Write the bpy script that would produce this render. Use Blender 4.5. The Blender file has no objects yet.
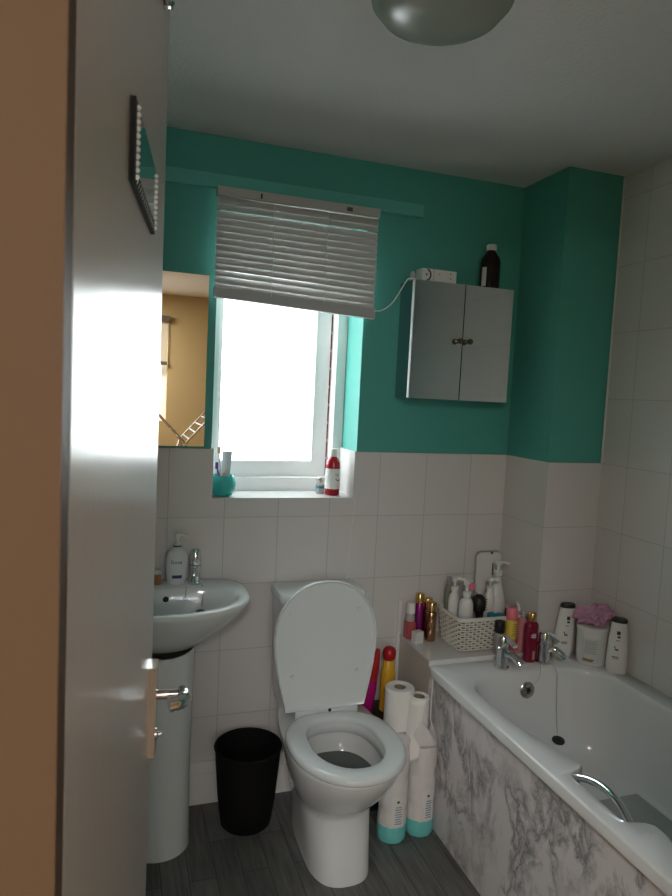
import bpy, bmesh, math, random
from mathutils import Vector, Matrix
random.seed(7)
PI = math.pi
SC = bpy.context.scene
COL = SC.collection

# ------------------------------------------------------------------ camera
cam_d = bpy.data.cameras.new('camera')
cam = bpy.data.objects.new('camera', cam_d)
COL.objects.link(cam)
cR = Vector((0.947593, -0.315718, 0.048886))
cU = Vector((-0.020808, 0.091703, 0.995569))
cF = Vector((0.318802, 0.944411, -0.080327))
cP = Vector((-1.55737, -2.38378, 1.54395))
cam.matrix_world = Matrix(((cR.x, cU.x, -cF.x, cP.x), (cR.y, cU.y, -cF.y, cP.y), (cR.z, cU.z, -cF.z, cP.z), (0, 0, 0, 1)))
cam_d.sensor_fit = 'HORIZONTAL'
cam_d.sensor_width = 36.0
cam_d.lens = 36.0 * 660.0 / 672.0
cam_d.clip_start = 0.02
cam_d.clip_end = 200
cam_d.dof.use_dof = True
cam_d.dof.focus_distance = 2.5
cam_d.dof.aperture_fstop = 15
SC.camera = cam

# ------------------------------------------------------------------ world: overcast sky, dull ground below the horizon
W = bpy.data.worlds.new('overcast_sky')
SC.world = W
W.use_nodes = True
wn = W.node_tree.nodes
wl = W.node_tree.links
wn.clear()
w_out = wn.new('ShaderNodeOutputWorld')
w_bg = wn.new('ShaderNodeBackground')
w_tc = wn.new('ShaderNodeTexCoord')
w_sx = wn.new('ShaderNodeSeparateXYZ')
w_rp = wn.new('ShaderNodeValToRGB')
wl.new(w_tc.outputs['Generated'], w_sx.inputs[0])
w_mr = wn.new('ShaderNodeMapRange')
w_mr.inputs['From Min'].default_value = -1
w_mr.inputs['From Max'].default_value = 1
wl.new(w_sx.outputs['Z'], w_mr.inputs['Value'])
wl.new(w_mr.outputs['Result'], w_rp.inputs['Fac'])
w_rp.color_ramp.elements[0].position = 0.40
w_rp.color_ramp.elements[0].color = (0.34, 0.35, 0.34, 1)
w_rp.color_ramp.elements[1].position = 0.49
w_rp.color_ramp.elements[1].color = (0.93, 0.98, 1.0, 1)
wl.new(w_rp.outputs['Color'], w_bg.inputs['Color'])
w_bg.inputs['Strength'].default_value = 14.0
wl.new(w_bg.outputs[0], w_out.inputs[0])

SC.view_settings.view_transform = 'Standard'
SC.view_settings.look = 'None'
SC.view_settings.gamma = 1
SC.view_settings.use_curve_mapping = False
SC.view_settings.exposure = 0.05


def portal(name, loc, rot, sx, sy):
    l = bpy.data.lights.new(name, 'AREA')
    l.shape = 'RECTANGLE'
    l.size = sx
    l.size_y = sy
    l.cycles.is_portal = True
    o = bpy.data.objects.new(name, l)
    COL.objects.link(o)
    o.location = loc
    o.rotation_euler = rot
    return o


portal('window_portal', (-0.945, 0.38, 1.675), (-PI / 2, 0, 0), 0.62, 1.1)      # guides sky sampling only
portal('hallway_window_portal', (-1.55, -4.36, 1.7), (PI / 2, 0, 0), 1.0, 1.1)


# added fill light in the room behind the doorway; no lamp is seen there
hl = bpy.data.lights.new('hallway_fill_light', 'AREA')
hl.shape = 'DISK'
hl.size = 0.5
hl.energy = 54
hl.color = (1.0, 0.93, 0.90)
hlo = bpy.data.objects.new('hallway_fill_light', hl)
COL.objects.link(hlo)
hlo.location = (-1.95, -3.55, 2.38)


# ------------------------------------------------------------------ materials
def mat(name, col, rough=0.5, metal=0.0, spec=0.5, trans=0.0, ior=1.45, coat=0.0, sss=0.0, bump=None, alpha=1.0):
    m = bpy.data.materials.new(name)
    m.use_nodes = True
    n = m.node_tree.nodes
    b = n['Principled BSDF']
    b.inputs['Base Color'].default_value = (*col, 1)
    b.inputs['Roughness'].default_value = rough
    b.inputs['Metallic'].default_value = metal
    b.inputs['Specular IOR Level'].default_value = spec
    b.inputs['Transmission Weight'].default_value = trans
    b.inputs['IOR'].default_value = ior
    b.inputs['Coat Weight'].default_value = coat
    if bump:
        t = n.new('ShaderNodeTexCoord')
        ns = n.new('ShaderNodeTexNoise')
        ns.inputs['Scale'].default_value = bump[0]
        ns.inputs['Detail'].default_value = 4
        bp = n.new('ShaderNodeBump')
        bp.inputs['Strength'].default_value = bump[1]
        bp.inputs['Distance'].default_value = bump[2] if len(bump) > 2 else 0.002
        m.node_tree.links.new(t.outputs['Object'], ns.inputs['Vector'])
        m.node_tree.links.new(ns.outputs['Fac'], bp.inputs['Height'])
        m.node_tree.links.new(bp.outputs[0], b.inputs['Normal'])
    return m


def tile_mat(name, axis, off_u, off_v, w, h, col=(0.66, 0.64, 0.63)):
    """square-set glazed tiles; axis 'x' = wall in XZ, 'y' = wall in YZ; w None = no upright joints"""
    m = mat(name, col, 0.12, spec=0.55)
    nt = m.node_tree
    n, l = nt.nodes, nt.links
    b = n['Principled BSDF']
    tc = n.new('ShaderNodeTexCoord')
    sp = n.new('ShaderNodeSeparateXYZ')
    cb = n.new('ShaderNodeCombineXYZ')
    mp = n.new('ShaderNodeMapping')
    mp.inputs['Location'].default_value = (-off_u, -off_v, 0)
    br = n.new('ShaderNodeTexBrick')
    br.offset = 0.0
    br.squash = 1.0
    br.inputs['Scale'].default_value = 1.0
    br.inputs['Brick Width'].default_value = w if w else 60.0
    br.inputs['Row Height'].default_value = h
    br.inputs['Mortar Size'].default_value = 0.0012
    br.inputs['Mortar Smooth'].default_value = 0.3
    br.inputs['Color1'].default_value = (*col, 1)
    br.inputs['Color2'].default_value = (col[0] * 0.97, col[1] * 0.97, col[2] * 0.98, 1)
    br.inputs['Mortar'].default_value = (0.40, 0.38, 0.35, 1)
    l.new(tc.outputs['Object'], sp.inputs[0])
    l.new(sp.outputs['X' if axis == 'x' else 'Y'], cb.inputs['X'])
    l.new(sp.outputs['Z'], cb.inputs['Y'])
    l.new(cb.outputs[0], mp.inputs['Vector'])
    l.new(mp.outputs[0], br.inputs['Vector'])
    l.new(br.outputs['Color'], b.inputs['Base Color'])
    mr = n.new('ShaderNodeMapRange')
    mr.inputs['To Min'].default_value = 0.12
    mr.inputs['To Max'].default_value = 0.7
    l.new(br.outputs['Fac'], mr.inputs['Value'])
    l.new(mr.outputs[0], b.inputs['Roughness'])
    ns = n.new('ShaderNodeTexNoise')
    ns.inputs['Scale'].default_value = 9
    l.new(tc.outputs['Object'], ns.inputs['Vector'])
    b1 = n.new('ShaderNodeBump')
    b1.inputs['Strength'].default_value = 0.08
    b1.inputs['Distance'].default_value = 0.01
    l.new(ns.outputs['Fac'], b1.inputs['Height'])
    b2 = n.new('ShaderNodeBump')
    b2.invert = True
    b2.inputs['Strength'].default_value = 0.5
    b2.inputs['Distance'].default_value = 0.002
    l.new(br.outputs['Fac'], b2.inputs['Height'])
    l.new(b1.outputs[0], b2.inputs['Normal'])
    l.new(b2.outputs[0], b.inputs['Normal'])
    return m


def floor_mat():
    m = mat('grey_vinyl_planks', (0.05, 0.055, 0.055), 0.38)
    nt = m.node_tree
    n, l = nt.nodes, nt.links
    b = n['Principled BSDF']
    tc = n.new('ShaderNodeTexCoord')
    mp = n.new('ShaderNodeMapping')
    mp.inputs['Rotation'].default_value = (0, 0, PI / 2)
    mp.inputs['Location'].default_value = (0.05, 0.03, 0)
    l.new(tc.outputs['Object'], mp.inputs['Vector'])
    br = n.new('ShaderNodeTexBrick')
    br.offset = 0.37
    br.inputs['Scale'].default_value = 1.0
    br.inputs['Brick Width'].default_value = 0.46
    br.inputs['Row Height'].default_value = 0.085
    br.inputs['Mortar Size'].default_value = 0.0012
    br.inputs['Color1'].default_value = (0.095, 0.098, 0.093, 1)
    br.inputs['Color2'].default_value = (0.135, 0.140, 0.134, 1)
    br.inputs['Mortar'].default_value = (0.03, 0.03, 0.03, 1)
    l.new(mp.outputs[0], br.inputs['Vector'])
    m2 = n.new('ShaderNodeMapping')
    m2.inputs['Scale'].default_value = (60, 5, 1)
    l.new(tc.outputs['Object'], m2.inputs['Vector'])
    ns = n.new('ShaderNodeTexNoise')
    ns.inputs['Scale'].default_value = 1.0
    ns.inputs['Detail'].default_value = 6
    ns.inputs['Roughness'].default_value = 0.65
    l.new(m2.outputs[0], ns.inputs['Vector'])
    cr = n.new('ShaderNodeValToRGB')
    cr.color_ramp.elements[0].position = 0.3
    cr.color_ramp.elements[0].color = (0.45, 0.46, 0.45, 1)
    cr.color_ramp.elements[1].position = 0.7
    cr.color_ramp.elements[1].color = (1.5, 1.5, 1.45, 1)
    l.new(ns.outputs['Fac'], cr.inputs['Fac'])
    mx = n.new('ShaderNodeMix')
    mx.data_type = 'RGBA'
    mx.blend_type = 'MULTIPLY'
    mx.inputs['Factor'].default_value = 0.8
    l.new(br.outputs['Color'], mx.inputs['A'])
    l.new(cr.outputs['Color'], mx.inputs['B'])
    l.new(mx.outputs['Result'], b.inputs['Base Color'])
    return m


def marble_mat():
    m = mat('grey_veined_marble_laminate', (0.7, 0.7, 0.7), 0.25)
    nt = m.node_tree
    n, l = nt.nodes, nt.links
    b = n['Principled BSDF']
    tc = n.new('ShaderNodeTexCoord')
    mp = n.new('ShaderNodeMapping')
    mp.inputs['Rotation'].default_value = (1.2, 0, 0)
    mp.inputs['Scale'].default_value = (1, 1.35, 0.85)
    l.new(tc.outputs['Object'], mp.inputs['Vector'])
    w = n.new('ShaderNodeTexNoise')
    w.inputs['Scale'].default_value = 5
    w.inputs['Detail'].default_value = 5
    l.new(mp.outputs[0], w.inputs['Vector'])
    mv = n.new('ShaderNodeMix')
    mv.data_type = 'VECTOR'
    mv.inputs['Factor'].default_value = 0.22
    l.new(mp.outputs[0], mv.inputs['A'])
    l.new(w.outputs['Color'], mv.inputs['B'])
    ns = n.new('ShaderNodeTexNoise')
    ns.inputs['Scale'].default_value = 7.0
    ns.inputs['Detail'].default_value = 9
    ns.inputs['Roughness'].default_value = 0.62
    l.new(mv.outputs['Result'], ns.inputs['Vector'])
    sb = n.new('ShaderNodeMath')
    sb.operation = 'SUBTRACT'
    sb.inputs[1].default_value = 0.5
    ab = n.new('ShaderNodeMath')
    ab.operation = 'ABSOLUTE'
    l.new(ns.outputs['Fac'], sb.inputs[0])
    l.new(sb.outputs[0], ab.inputs[0])
    cr = n.new('ShaderNodeValToRGB')
    e = cr.color_ramp.elements
    e[0].position = 0.0
    e[0].color = (0.22, 0.22, 0.23, 1)
    e[1].position = 0.085
    e[1].color = (0.68, 0.66, 0.68, 1)
    x = e.new(0.02)
    x.color = (0.40, 0.40, 0.41, 1)
    l.new(ab.outputs[0], cr.inputs['Fac'])
    n2 = n.new('ShaderNodeTexNoise')
    n2.inputs['Scale'].default_value = 4
    n2.inputs['Detail'].default_value = 3
    l.new(mp.outputs[0], n2.inputs['Vector'])
    c2 = n.new('ShaderNodeValToRGB')
    c2.color_ramp.elements[0].position = 0.36
    c2.color_ramp.elements[1].position = 0.56
    l.new(n2.outputs['Fac'], c2.inputs['Fac'])
    mx = n.new('ShaderNodeMix')
    mx.data_type = 'RGBA'
    mx.inputs['A'].default_value = (0.68, 0.66, 0.68, 1)
    l.new(c2.outputs['Color'], mx.inputs['Factor'])
    l.new(cr.outputs['Color'], mx.inputs['B'])
    l.new(mx.outputs['Result'], b.inputs['Base Color'])
    return m


def frosted_glass():
    m = bpy.data.materials.new('frosted_window_glass')
    m.use_nodes = True
    n, l = m.node_tree.nodes, m.node_tree.links
    n.clear()
    o = n.new('ShaderNodeOutputMaterial')
    tr = n.new('ShaderNodeBsdfTransparent')
    tr.inputs[0].default_value = (0.95, 0.97, 0.97, 1)
    tl = n.new('ShaderNodeBsdfTranslucent')
    tl.inputs[0].default_value = (0.95, 0.97, 0.97, 1)
    gl = n.new('ShaderNodeBsdfGlossy')
    gl.inputs['Roughness'].default_value = 0.15
    m1 = n.new('ShaderNodeMixShader')
    m1.inputs[0].default_value = 0.35
    m2 = n.new('ShaderNodeMixShader')
    m2.inputs[0].default_value = 0.06
    l.new(tr.outputs[0], m1.inputs[1])
    l.new(tl.outputs[0], m1.inputs[2])
    l.new(m1.outputs[0], m2.inputs[1])
    l.new(gl.outputs[0], m2.inputs[2])
    l.new(m2.outputs[0], o.inputs[0])
    return m


def brick_mat():
    m = mat('red_brick', (0.35, 0.1, 0.07), 0.9)
    n, l = m.node_tree.nodes, m.node_tree.links
    tc = n.new('ShaderNodeTexCoord')
    br = n.new('ShaderNodeTexBrick')
    mp = n.new('ShaderNodeMapping')
    mp.inputs['Rotation'].default_value = (PI / 2, 0, 0)
    br.inputs['Scale'].default_value = 1
    br.inputs['Brick Width'].default_value = 0.225
    br.inputs['Row Height'].default_value = 0.075
    br.inputs['Mortar Size'].default_value = 0.006
    br.inputs['Color1'].default_value = (0.35, 0.05, 0.04, 1)
    br.inputs['Color2'].default_value = (0.28, 0.05, 0.04, 1)
    br.inputs['Mortar'].default_value = (0.5, 0.45, 0.4, 1)
    l.new(tc.outputs['Object'], mp.inputs['Vector'])
    l.new(mp.outputs[0], br.inputs['Vector'])
    l.new(br.outputs['Color'], n['Principled BSDF'].inputs['Base Color'])
    return m


M = {}
TZ = 1.329        # top of the tiling
M['tile_back'] = tile_mat('white_tile_back', 'x', -0.1675, TZ, 0.2008, 0.25)
M['tile_right'] = tile_mat('white_tile_right', 'y', -0.423, TZ, 0.2008, 0.25)
M['tile_box_x'] = tile_mat('white_tile_boxing_front', 'x', 30, TZ, None, 0.25)
M['tile_box_y'] = tile_mat('white_tile_boxing_side', 'y', 30, TZ, None, 0.25)
M['tile_plain'] = mat('white_tile_plain', (0.66, 0.64, 0.63), 0.12, bump=(9, 0.08, 0.01))
M['tile_ledge'] = mat('cream_tile_ledge', (0.60, 0.56, 0.50), 0.2, bump=(9, 0.08, 0.01))
M['teal'] = mat('teal_emulsion', (0.082, 0.355, 0.305), 0.55, spec=0.35, bump=(60, 0.1, 0.002))
M['teal_lit'] = mat('teal_wood_lit', (0.12, 0.47, 0.41), 0.35)  # batten: wall teal made lighter, the light it catches put into the colour
M['ceiling'] = mat('white_textured_ceiling', (0.69, 0.66, 0.65), 0.85, bump=(90, 0.55, 0.006))
M['yellow'] = mat('yellow_emulsion', (0.42, 0.31, 0.145), 0.6)
M['cream_wood'] = mat('tan_painted_timber', (0.100, 0.062, 0.035), 0.6, spec=0.1, bump=(40, 0.1, 0.002))
M['white_gloss'] = mat('white_gloss_paint', (0.60, 0.56, 0.53), 0.26, spec=0.4)
_n, _l = M['white_gloss'].node_tree.nodes, M['white_gloss'].node_tree.links     # faint upright brush strokes
_t = _n.new('ShaderNodeTexCoord')
_m = _n.new('ShaderNodeMapping')
_m.inputs['Scale'].default_value = (70, 1, 1.2)
_s = _n.new('ShaderNodeTexNoise')
_s.inputs['Scale'].default_value = 1.0
_s.inputs['Detail'].default_value = 3
_b = _n.new('ShaderNodeBump')
_b.inputs['Strength'].default_value = 0.10
_b.inputs['Distance'].default_value = 0.004
_l.new(_t.outputs['Object'], _m.inputs['Vector'])
_l.new(_m.outputs[0], _s.inputs['Vector'])
_l.new(_s.outputs['Fac'], _b.inputs['Height'])
_l.new(_b.outputs[0], _n['Principled BSDF'].inputs['Normal'])
M['carpet'] = mat('beige_carpet', (0.35, 0.27, 0.19), 0.95, bump=(400, 0.6, 0.004))
M['floor'] = floor_mat()
M['marble'] = marble_mat()
M['upvc'] = mat('white_upvc', (0.88, 0.87, 0.87), 0.3)
M['glass_f'] = frosted_glass()
M['brick'] = brick_mat()
M['ceramic'] = mat('white_ceramic', (0.70, 0.73, 0.73), 0.08, spec=0.6)
M['toilet_seat'] = mat('white_seat_plastic', (0.69, 0.74, 0.75), 0.16)
M['acrylic'] = mat('white_bath_acrylic', (0.70, 0.72, 0.73), 0.15)
M['chrome'] = mat('chrome', (0.80, 0.80, 0.82), 0.07, metal=1)
M['chrome_dull'] = mat('satin_chrome', (0.62, 0.58, 0.56), 0.25, metal=1)
M['mirror'] = mat('mirror_glass', (0.88, 0.90, 0.89), 0.01, metal=1)
M['mirror_soft'] = mat('mirrored_door_glass', (0.82, 0.83, 0.82), 0.06, metal=1)
M['mirror_edge'] = mat('mirror_backing', (0.02, 0.022, 0.022), 0.7, spec=0.2)
M['black'] = mat('black_plastic', (0.012, 0.011, 0.012), 0.45)
M['bin'] = mat('black_bin_plastic', (0.005, 0.005, 0.005), 0.75, spec=0.25)
M['rubber'] = mat('dark_rubber', (0.02, 0.02, 0.02), 0.5)
M['white_plastic'] = mat('white_plastic', (0.72, 0.72, 0.71), 0.3)
M['white_card'] = mat('white_card', (0.70, 0.70, 0.68), 0.6)
M['blind'] = mat('off_white_blind_slats', (0.50, 0.49, 0.475), 0.45)
M['blind_rail'] = mat('grey_white_blind_rail', (0.42, 0.42, 0.43), 0.4)
M['cord'] = mat('white_cord', (0.75, 0.75, 0.72), 0.8)
M['water'] = mat('toilet_water', (0.10, 0.12, 0.11), 0.03, spec=0.5)
M['paper'] = mat('white_tissue', (0.80, 0.79, 0.77), 0.95, bump=(220, 0.4, 0.002))
M['card_core'] = mat('brown_card', (0.30, 0.23, 0.16), 0.9)
M['film'] = mat('white_wrapper_film', (0.72, 0.70, 0.70), 0.22, bump=(30, 0.5, 0.006))
M['film_teal'] = mat('turquoise_wrapper_film', (0.17, 0.60, 0.58), 0.22, bump=(30, 0.5, 0.006))
M['label_pink'] = mat('pale_pink_print', (0.75, 0.62, 0.60), 0.35)
M['print_blue'] = mat('blue_grey_print', (0.20, 0.30, 0.42), 0.5)
M['print_dark'] = mat('dark_print', (0.03, 0.03, 0.04), 0.5)
M['print_grey'] = mat('grey_print', (0.30, 0.31, 0.33), 0.5)
M['print_navy'] = mat('navy_print', (0.03, 0.05, 0.16), 0.5)
M['turq_glass'] = mat('turquoise_glass', (0.06, 0.62, 0.58), 0.10, trans=0.45)
M['red_liquid'] = mat('red_translucent_bottle', (0.42, 0.02, 0.035), 0.1, trans=0.35)
M['gold'] = mat('gold_metal', (0.75, 0.48, 0.20), 0.2, metal=1)
M['bronze'] = mat('rose_bronze_metal', (0.50, 0.27, 0.17), 0.2, metal=1)
M['purple_met'] = mat('purple_metallic', (0.33, 0.03, 0.26), 0.22, metal=0.6)
M['pink'] = mat('pink_plastic', (0.80, 0.20, 0.27), 0.35)
M['pink_pale'] = mat('pale_pink_bottle', (0.70, 0.28, 0.32), 0.2, trans=0.2)
M['pink_liquid'] = mat('rose_pink_liquid', (0.55, 0.12, 0.13), 0.1, trans=0.25)
M['clear'] = mat('clear_plastic', (0.75, 0.70, 0.70), 0.12, trans=0.5)
M['yellow_pl'] = mat('yellow_plastic', (0.75, 0.42, 0.03), 0.3)
M['lemon'] = mat('lemon_print', (0.72, 0.55, 0.08), 0.35)
M['red_pl'] = mat('red_plastic', (0.40, 0.012, 0.018), 0.3)
M['magenta'] = mat('magenta_plastic', (0.42, 0.01, 0.17), 0.25)
M['berry'] = mat('berry_red_bottle', (0.21, 0.006, 0.035), 0.15)
M['lilac'] = mat('lilac_label', (0.42, 0.22, 0.48), 0.4)
M['teal_pl'] = mat('teal_plastic', (0.02, 0.28, 0.33), 0.3)
M['pouf'] = mat('pink_mesh_pouf', (0.58, 0.31, 0.45), 0.8, bump=(160, 0.9, 0.006))
M['wicker'] = mat('white_painted_wicker', (0.72, 0.70, 0.64), 0.7)
M['wicker_shade'] = mat('basket_gap_shade', (0.10, 0.09, 0.08), 0.9)  # shade between the strands, put into a dark colour
M['brown_glass'] = mat('dark_brown_bottle', (0.018, 0.008, 0.006), 0.15)
M['orange_br'] = mat('orange_brown_plastic', (0.42, 0.20, 0.08), 0.4)
M['lamp_glass'] = mat('smoky_lamp_glass', (0.30, 0.32, 0.28), 0.25)
M['tan'] = mat('tan_bristle_head', (0.70, 0.42, 0.22), 0.5)
M['violet'] = mat('violet_plastic', (0.14, 0.06, 0.35), 0.4)
M['orange'] = mat('orange_plastic', (0.75, 0.28, 0.12), 0.4)
M['crystal'] = mat('crystal_beads', (0.92, 0.92, 0.92), 0.1)
M['blind_cream'] = mat('cream_roller_blind', (0.62, 0.55, 0.42), 0.7)
M['dark_wood'] = mat('dark_timber', (0.12, 0.09, 0.07), 0.5)
M['soft_blue'] = mat('pale_blue_label', (0.55, 0.66, 0.72), 0.4)
M['matt_grey'] = mat('grey_anti_slip', (0.34, 0.37, 0.36), 0.6, bump=(300, 0.6, 0.003))


# ------------------------------------------------------------------ mesh helpers
def obj(name, bm, material, parent=None, loc=None, rot=None, bevel=0.0, seg=2, angle=38, keep=False):
    if bevel:
        es = [e for e in bm.edges if len(e.link_faces) == 2 and e.calc_face_angle(0) > math.radians(30)]
        bmesh.ops.bevel(bm, geom=es, offset=bevel, segments=seg, affect='EDGES', profile=0.5, clamp_overlap=True)
    bmesh.ops.recalc_face_normals(bm, faces=bm.faces[:]) if not keep else None
    me = bpy.data.meshes.new(name)
    bm.to_mesh(me)
    bm.free()
    ms = material if isinstance(material, (list, tuple)) else [material]
    for x in ms:
        me.materials.append(x)
    for p in me.polygons:
        p.use_smooth = True
    me.set_sharp_from_angle(angle=math.radians(angle))
    o = bpy.data.objects.new(name, me)
    COL.objects.link(o)
    if parent:
        o.parent = parent
    if loc:
        o.location = loc
    if rot:
        o.rotation_euler = rot
    return o


def thing(name, label, cat, loc=(0, 0, 0), rotz=0.0, group=None):
    o = bpy.data.objects.new(name, None)
    o.empty_display_size = 0.05
    COL.objects.link(o)
    o.location = loc
    o.rotation_euler = (0, 0, rotz)
    return tag(o, label, cat, group)


def tag(o, label, cat, group=None):
    o['label'] = label
    o['category'] = cat
    if group:
        o['group'] = group
    return o


def struct(name, bm, material, parent=None, **k):
    o = obj(name, bm, material, parent, **k)
    if not parent:
        o['kind'] = 'structure'
    return o


def B():
    return bmesh.new()


def box(bm, x0, x1, y0, y1, z0, z1, mi=0):
    v = [bm.verts.new((x, y, z)) for z in (z0, z1) for y in (y0, y1) for x in (x0, x1)]
    for f in ((0, 2, 3, 1), (4, 5, 7, 6), (0, 1, 5, 4), (2, 6, 7, 3), (0, 4, 6, 2), (1, 3, 7, 5)):
        fc = bm.faces.new([v[i] for i in f])
        fc.material_index = mi
    return bm


def boxm(x0, x1, y0, y1, z0, z1):
    return box(B(), x0, x1, y0, y1, z0, z1)


def loft(bm, rings, cap0=True, cap1=True, mi=0):
    vs = [[bm.verts.new(p) for p in r] for r in rings]
    n = len(vs[0])
    for a, b in zip(vs, vs[1:]):
        for i in range(n):
            j = (i + 1) % n
            f = bm.faces.new((a[i], a[j], b[j], b[i]))
            f.material_index = mi
    if cap0:
        bm.faces.new(list(reversed(vs[0]))).material_index = mi
    if cap1:
        bm.faces.new(vs[-1]).material_index = mi
    return bm


def ring(cx, cy, z, rx, ry, n=28, e=2.0, ph=0.0):
    out = []
    for i in range(n):
        t = 2 * PI * i / n + ph
        c, s = math.cos(t), math.sin(t)
        out.append((cx + rx * math.copysign(abs(c) ** (2 / e), c), cy + ry * math.copysign(abs(s) ** (2 / e), s), z))
    return out


def lathe(bm, prof, cx=0, cy=0, seg=28, sx=1, sy=1, e=2.0, cap0=True, cap1=True):
    """prof = [(r, z)] from bottom to top"""
    return loft(bm, [ring(cx, cy, z, max(r, 0.0004) * sx, max(r, 0.0004) * sy, seg, e) for r, z in prof], cap0, cap1)


def lm(prof, **k):
    return lathe(B(), prof, **k)


def tube(bm, pts, r, seg=8, closed=False):
    pts = [Vector(p) for p in pts]
    rs = r if isinstance(r, (list, tuple)) else [r] * len(pts)
    n = len(pts)
    rings = []
    up = Vector((0, 0, 1))
    prev = None
    for i, p in enumerate(pts):
        if closed:
            t = (pts[(i + 1) % n] - pts[i - 1]).normalized()
        else:
            t = (pts[min(i + 1, n - 1)] - pts[max(i - 1, 0)]).normalized()
        if prev is None:
            a = up if abs(t.z) < 0.9 else Vector((1, 0, 0))
            u = t.cross(a).normalized()
        else:
            u = (prev - t * prev.dot(t)).normalized()
        prev = u
        w = t.cross(u)
        rings.append([p + (u * math.cos(2 * PI * k / seg) + w * math.sin(2 * PI * k / seg)) * rs[i] for k in range(seg)])
    if closed:
        vs = [[bm.verts.new(q) for q in rr] for rr in rings]
        for i in range(n):
            a, b = vs[i], vs[(i + 1) % n]
            for k in range(seg):
                bm.faces.new((a[k], a[(k + 1) % seg], b[(k + 1) % seg], b[k]))
    else:
        loft(bm, rings)
    return bm


def sphere(bm, c, r, sx=1, sy=1, sz=1, seg=16):
    new = bmesh.ops.create_uvsphere(bm, u_segments=seg, v_segments=max(6, seg // 2), radius=r)['verts']
    for v in new:
        v.co = Vector((v.co.x * sx + c[0], v.co.y * sy + c[1], v.co.z * sz + c[2]))
    return bm


def prism(bm, outline, y0, y1):
    """outline in (x, z), thickness along y"""
    return loft(bm, [[(x, y0, z) for x, z in outline], [(x, y1, z) for x, z in outline]])


def rrect(x0, x1, y0, y1, r, k=6):
    """rounded rectangle outline, counter-clockwise, 4*(k+1) points"""
    out = []
    for cx, cy, a in ((x1 - r, y1 - r, 0), (x0 + r, y1 - r, PI / 2), (x0 + r, y0 + r, PI), (x1 - r, y0 + r, 1.5 * PI)):
        for i in range(k + 1):
            t = a + PI / 2 * i / k
            out.append((cx + r * math.cos(t), cy + r * math.sin(t)))
    return out


def smooth_pts(pts, n=8):
    """catmull-rom through pts"""
    P = [Vector(p) for p in pts]
    P = [P[0] * 2 - P[1]] + P + [P[-1] * 2 - P[-2]]
    out = []
    for i in range(1, len(P) - 2):
        for k in range(n):
            t = k / n
            a, b, c, d = P[i - 1], P[i], P[i + 1], P[i + 2]
            out.append(0.5 * ((2 * b) + (c - a) * t + (2 * a - 5 * b + 4 * c - d) * t * t + (3 * b - a - 3 * c + d) * t ** 3))
    out.append(P[-2])
    return out


def text_bm(txt, size, depth=0.0004):
    """lettering lying in XZ facing -Y, centred on the origin"""
    c = bpy.data.curves.new('lettering', 'FONT')
    c.body = txt
    c.size = size
    c.extrude = depth
    c.align_x = 'CENTER'
    c.align_y = 'CENTER'
    c.resolution_u = 3
    o = bpy.data.objects.new('lettering', c)
    COL.objects.link(o)
    bpy.context.view_layer.update()
    dg = bpy.context.evaluated_depsgraph_get()
    me = bpy.data.meshes.new_from_object(o.evaluated_get(dg))
    bm = B()
    bm.from_mesh(me)
    bpy.data.objects.remove(o)
    bpy.data.curves.remove(c)
    bpy.data.meshes.remove(me)
    bm.transform(Matrix.Rotation(PI / 2, 4, 'X'))
    return bm


def wrap(bm, rx, ry, face=0.0, lift=0.0004):
    """bend geometry that lies near XZ around an upright oval; face = heading of its middle (0 faces -Y)"""
    for v in bm.verts:
        a = v.co.x / max(rx, 1e-4)
        th = -PI / 2 + a + face
        d = lift - v.co.y
        v.co = Vector(((rx + d) * math.cos(th), (ry + d) * math.sin(th), v.co.z))
    return bm


def bars(rows, h=0.0016):
    """fine lines of print: rows = [(x0, x1, z)]"""
    bm = B()
    for x0, x1, z in rows:
        k = max(2, int((x1 - x0) / 0.006))
        for i in range(k):
            a = x0 + (x1 - x0) * i / k
            b = x0 + (x1 - x0) * (i + 1) / k
            box(bm, a, b, -0.0002, 0.0003, z - h / 2, z + h / 2)
    return bm


# ================================================================== THE SETTING
XL, XR, YF, YH = -1.72, 0.245, -1.927, -1.985      # left wall, right wall, front wall inner / hall side
ZC = 2.417
PD = 0.288                                          # depth of the boxing in the back right corner
WX0, WX1, WZ0, WZ1 = -1.225, -0.668, 1.150, 2.215   # window recess

struct('floor', boxm(XL, XR, YF - 0.105, 0.0, -0.06, 0.0), M['floor'])
struct('ceiling', boxm(XL - 0.1, XR + 0.1, YH, 0.2, ZC, ZC + 0.06), M['ceiling'])

bm = B()   # back wall: teal paint above, white tile below, with the window recess through it
for x0, x1, z0, z1 in ((XL - 0.1, WX0, TZ, ZC), (WX1, XR + 0.1, TZ, ZC), (WX0, WX1, WZ1, ZC)):
    box(bm, x0, x1, 0.0, 0.262, z0, z1, 0)
for x0, x1, z0, z1 in ((XL - 0.1, WX0, -0.05, TZ), (WX1, XR + 0.1, -0.05, TZ), (WX0, WX1, -0.05, WZ0)):
    box(bm, x0, x1, 0.001, 0.262, z0, z1, 1)
box(bm, XL - 0.1, WX0 + 0.008, -0.006, 0.001, -0.05, TZ, 1)
box(bm, WX1 - 0.008, XR + 0.1, -0.006, 0.001, -0.05, TZ, 1)
box(bm, WX0 + 0.008, WX1 - 0.008, -0.006, 0.001, -0.05, WZ0, 1)
box(bm, WX0, WX0 + 0.008, 0.001, 0.180, WZ0, TZ, 2)
box(bm, WX1 - 0.008, WX1, 0.001, 0.180, WZ0, TZ, 2)
struct('wall_back', bm, [M['teal'], M['tile_back'], M['tile_plain']])
struct('wall_exterior', boxm(WX1 - 0.045, 0.4, 0.264, 0.36, 0.0, 2.7), M['brick'])

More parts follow.
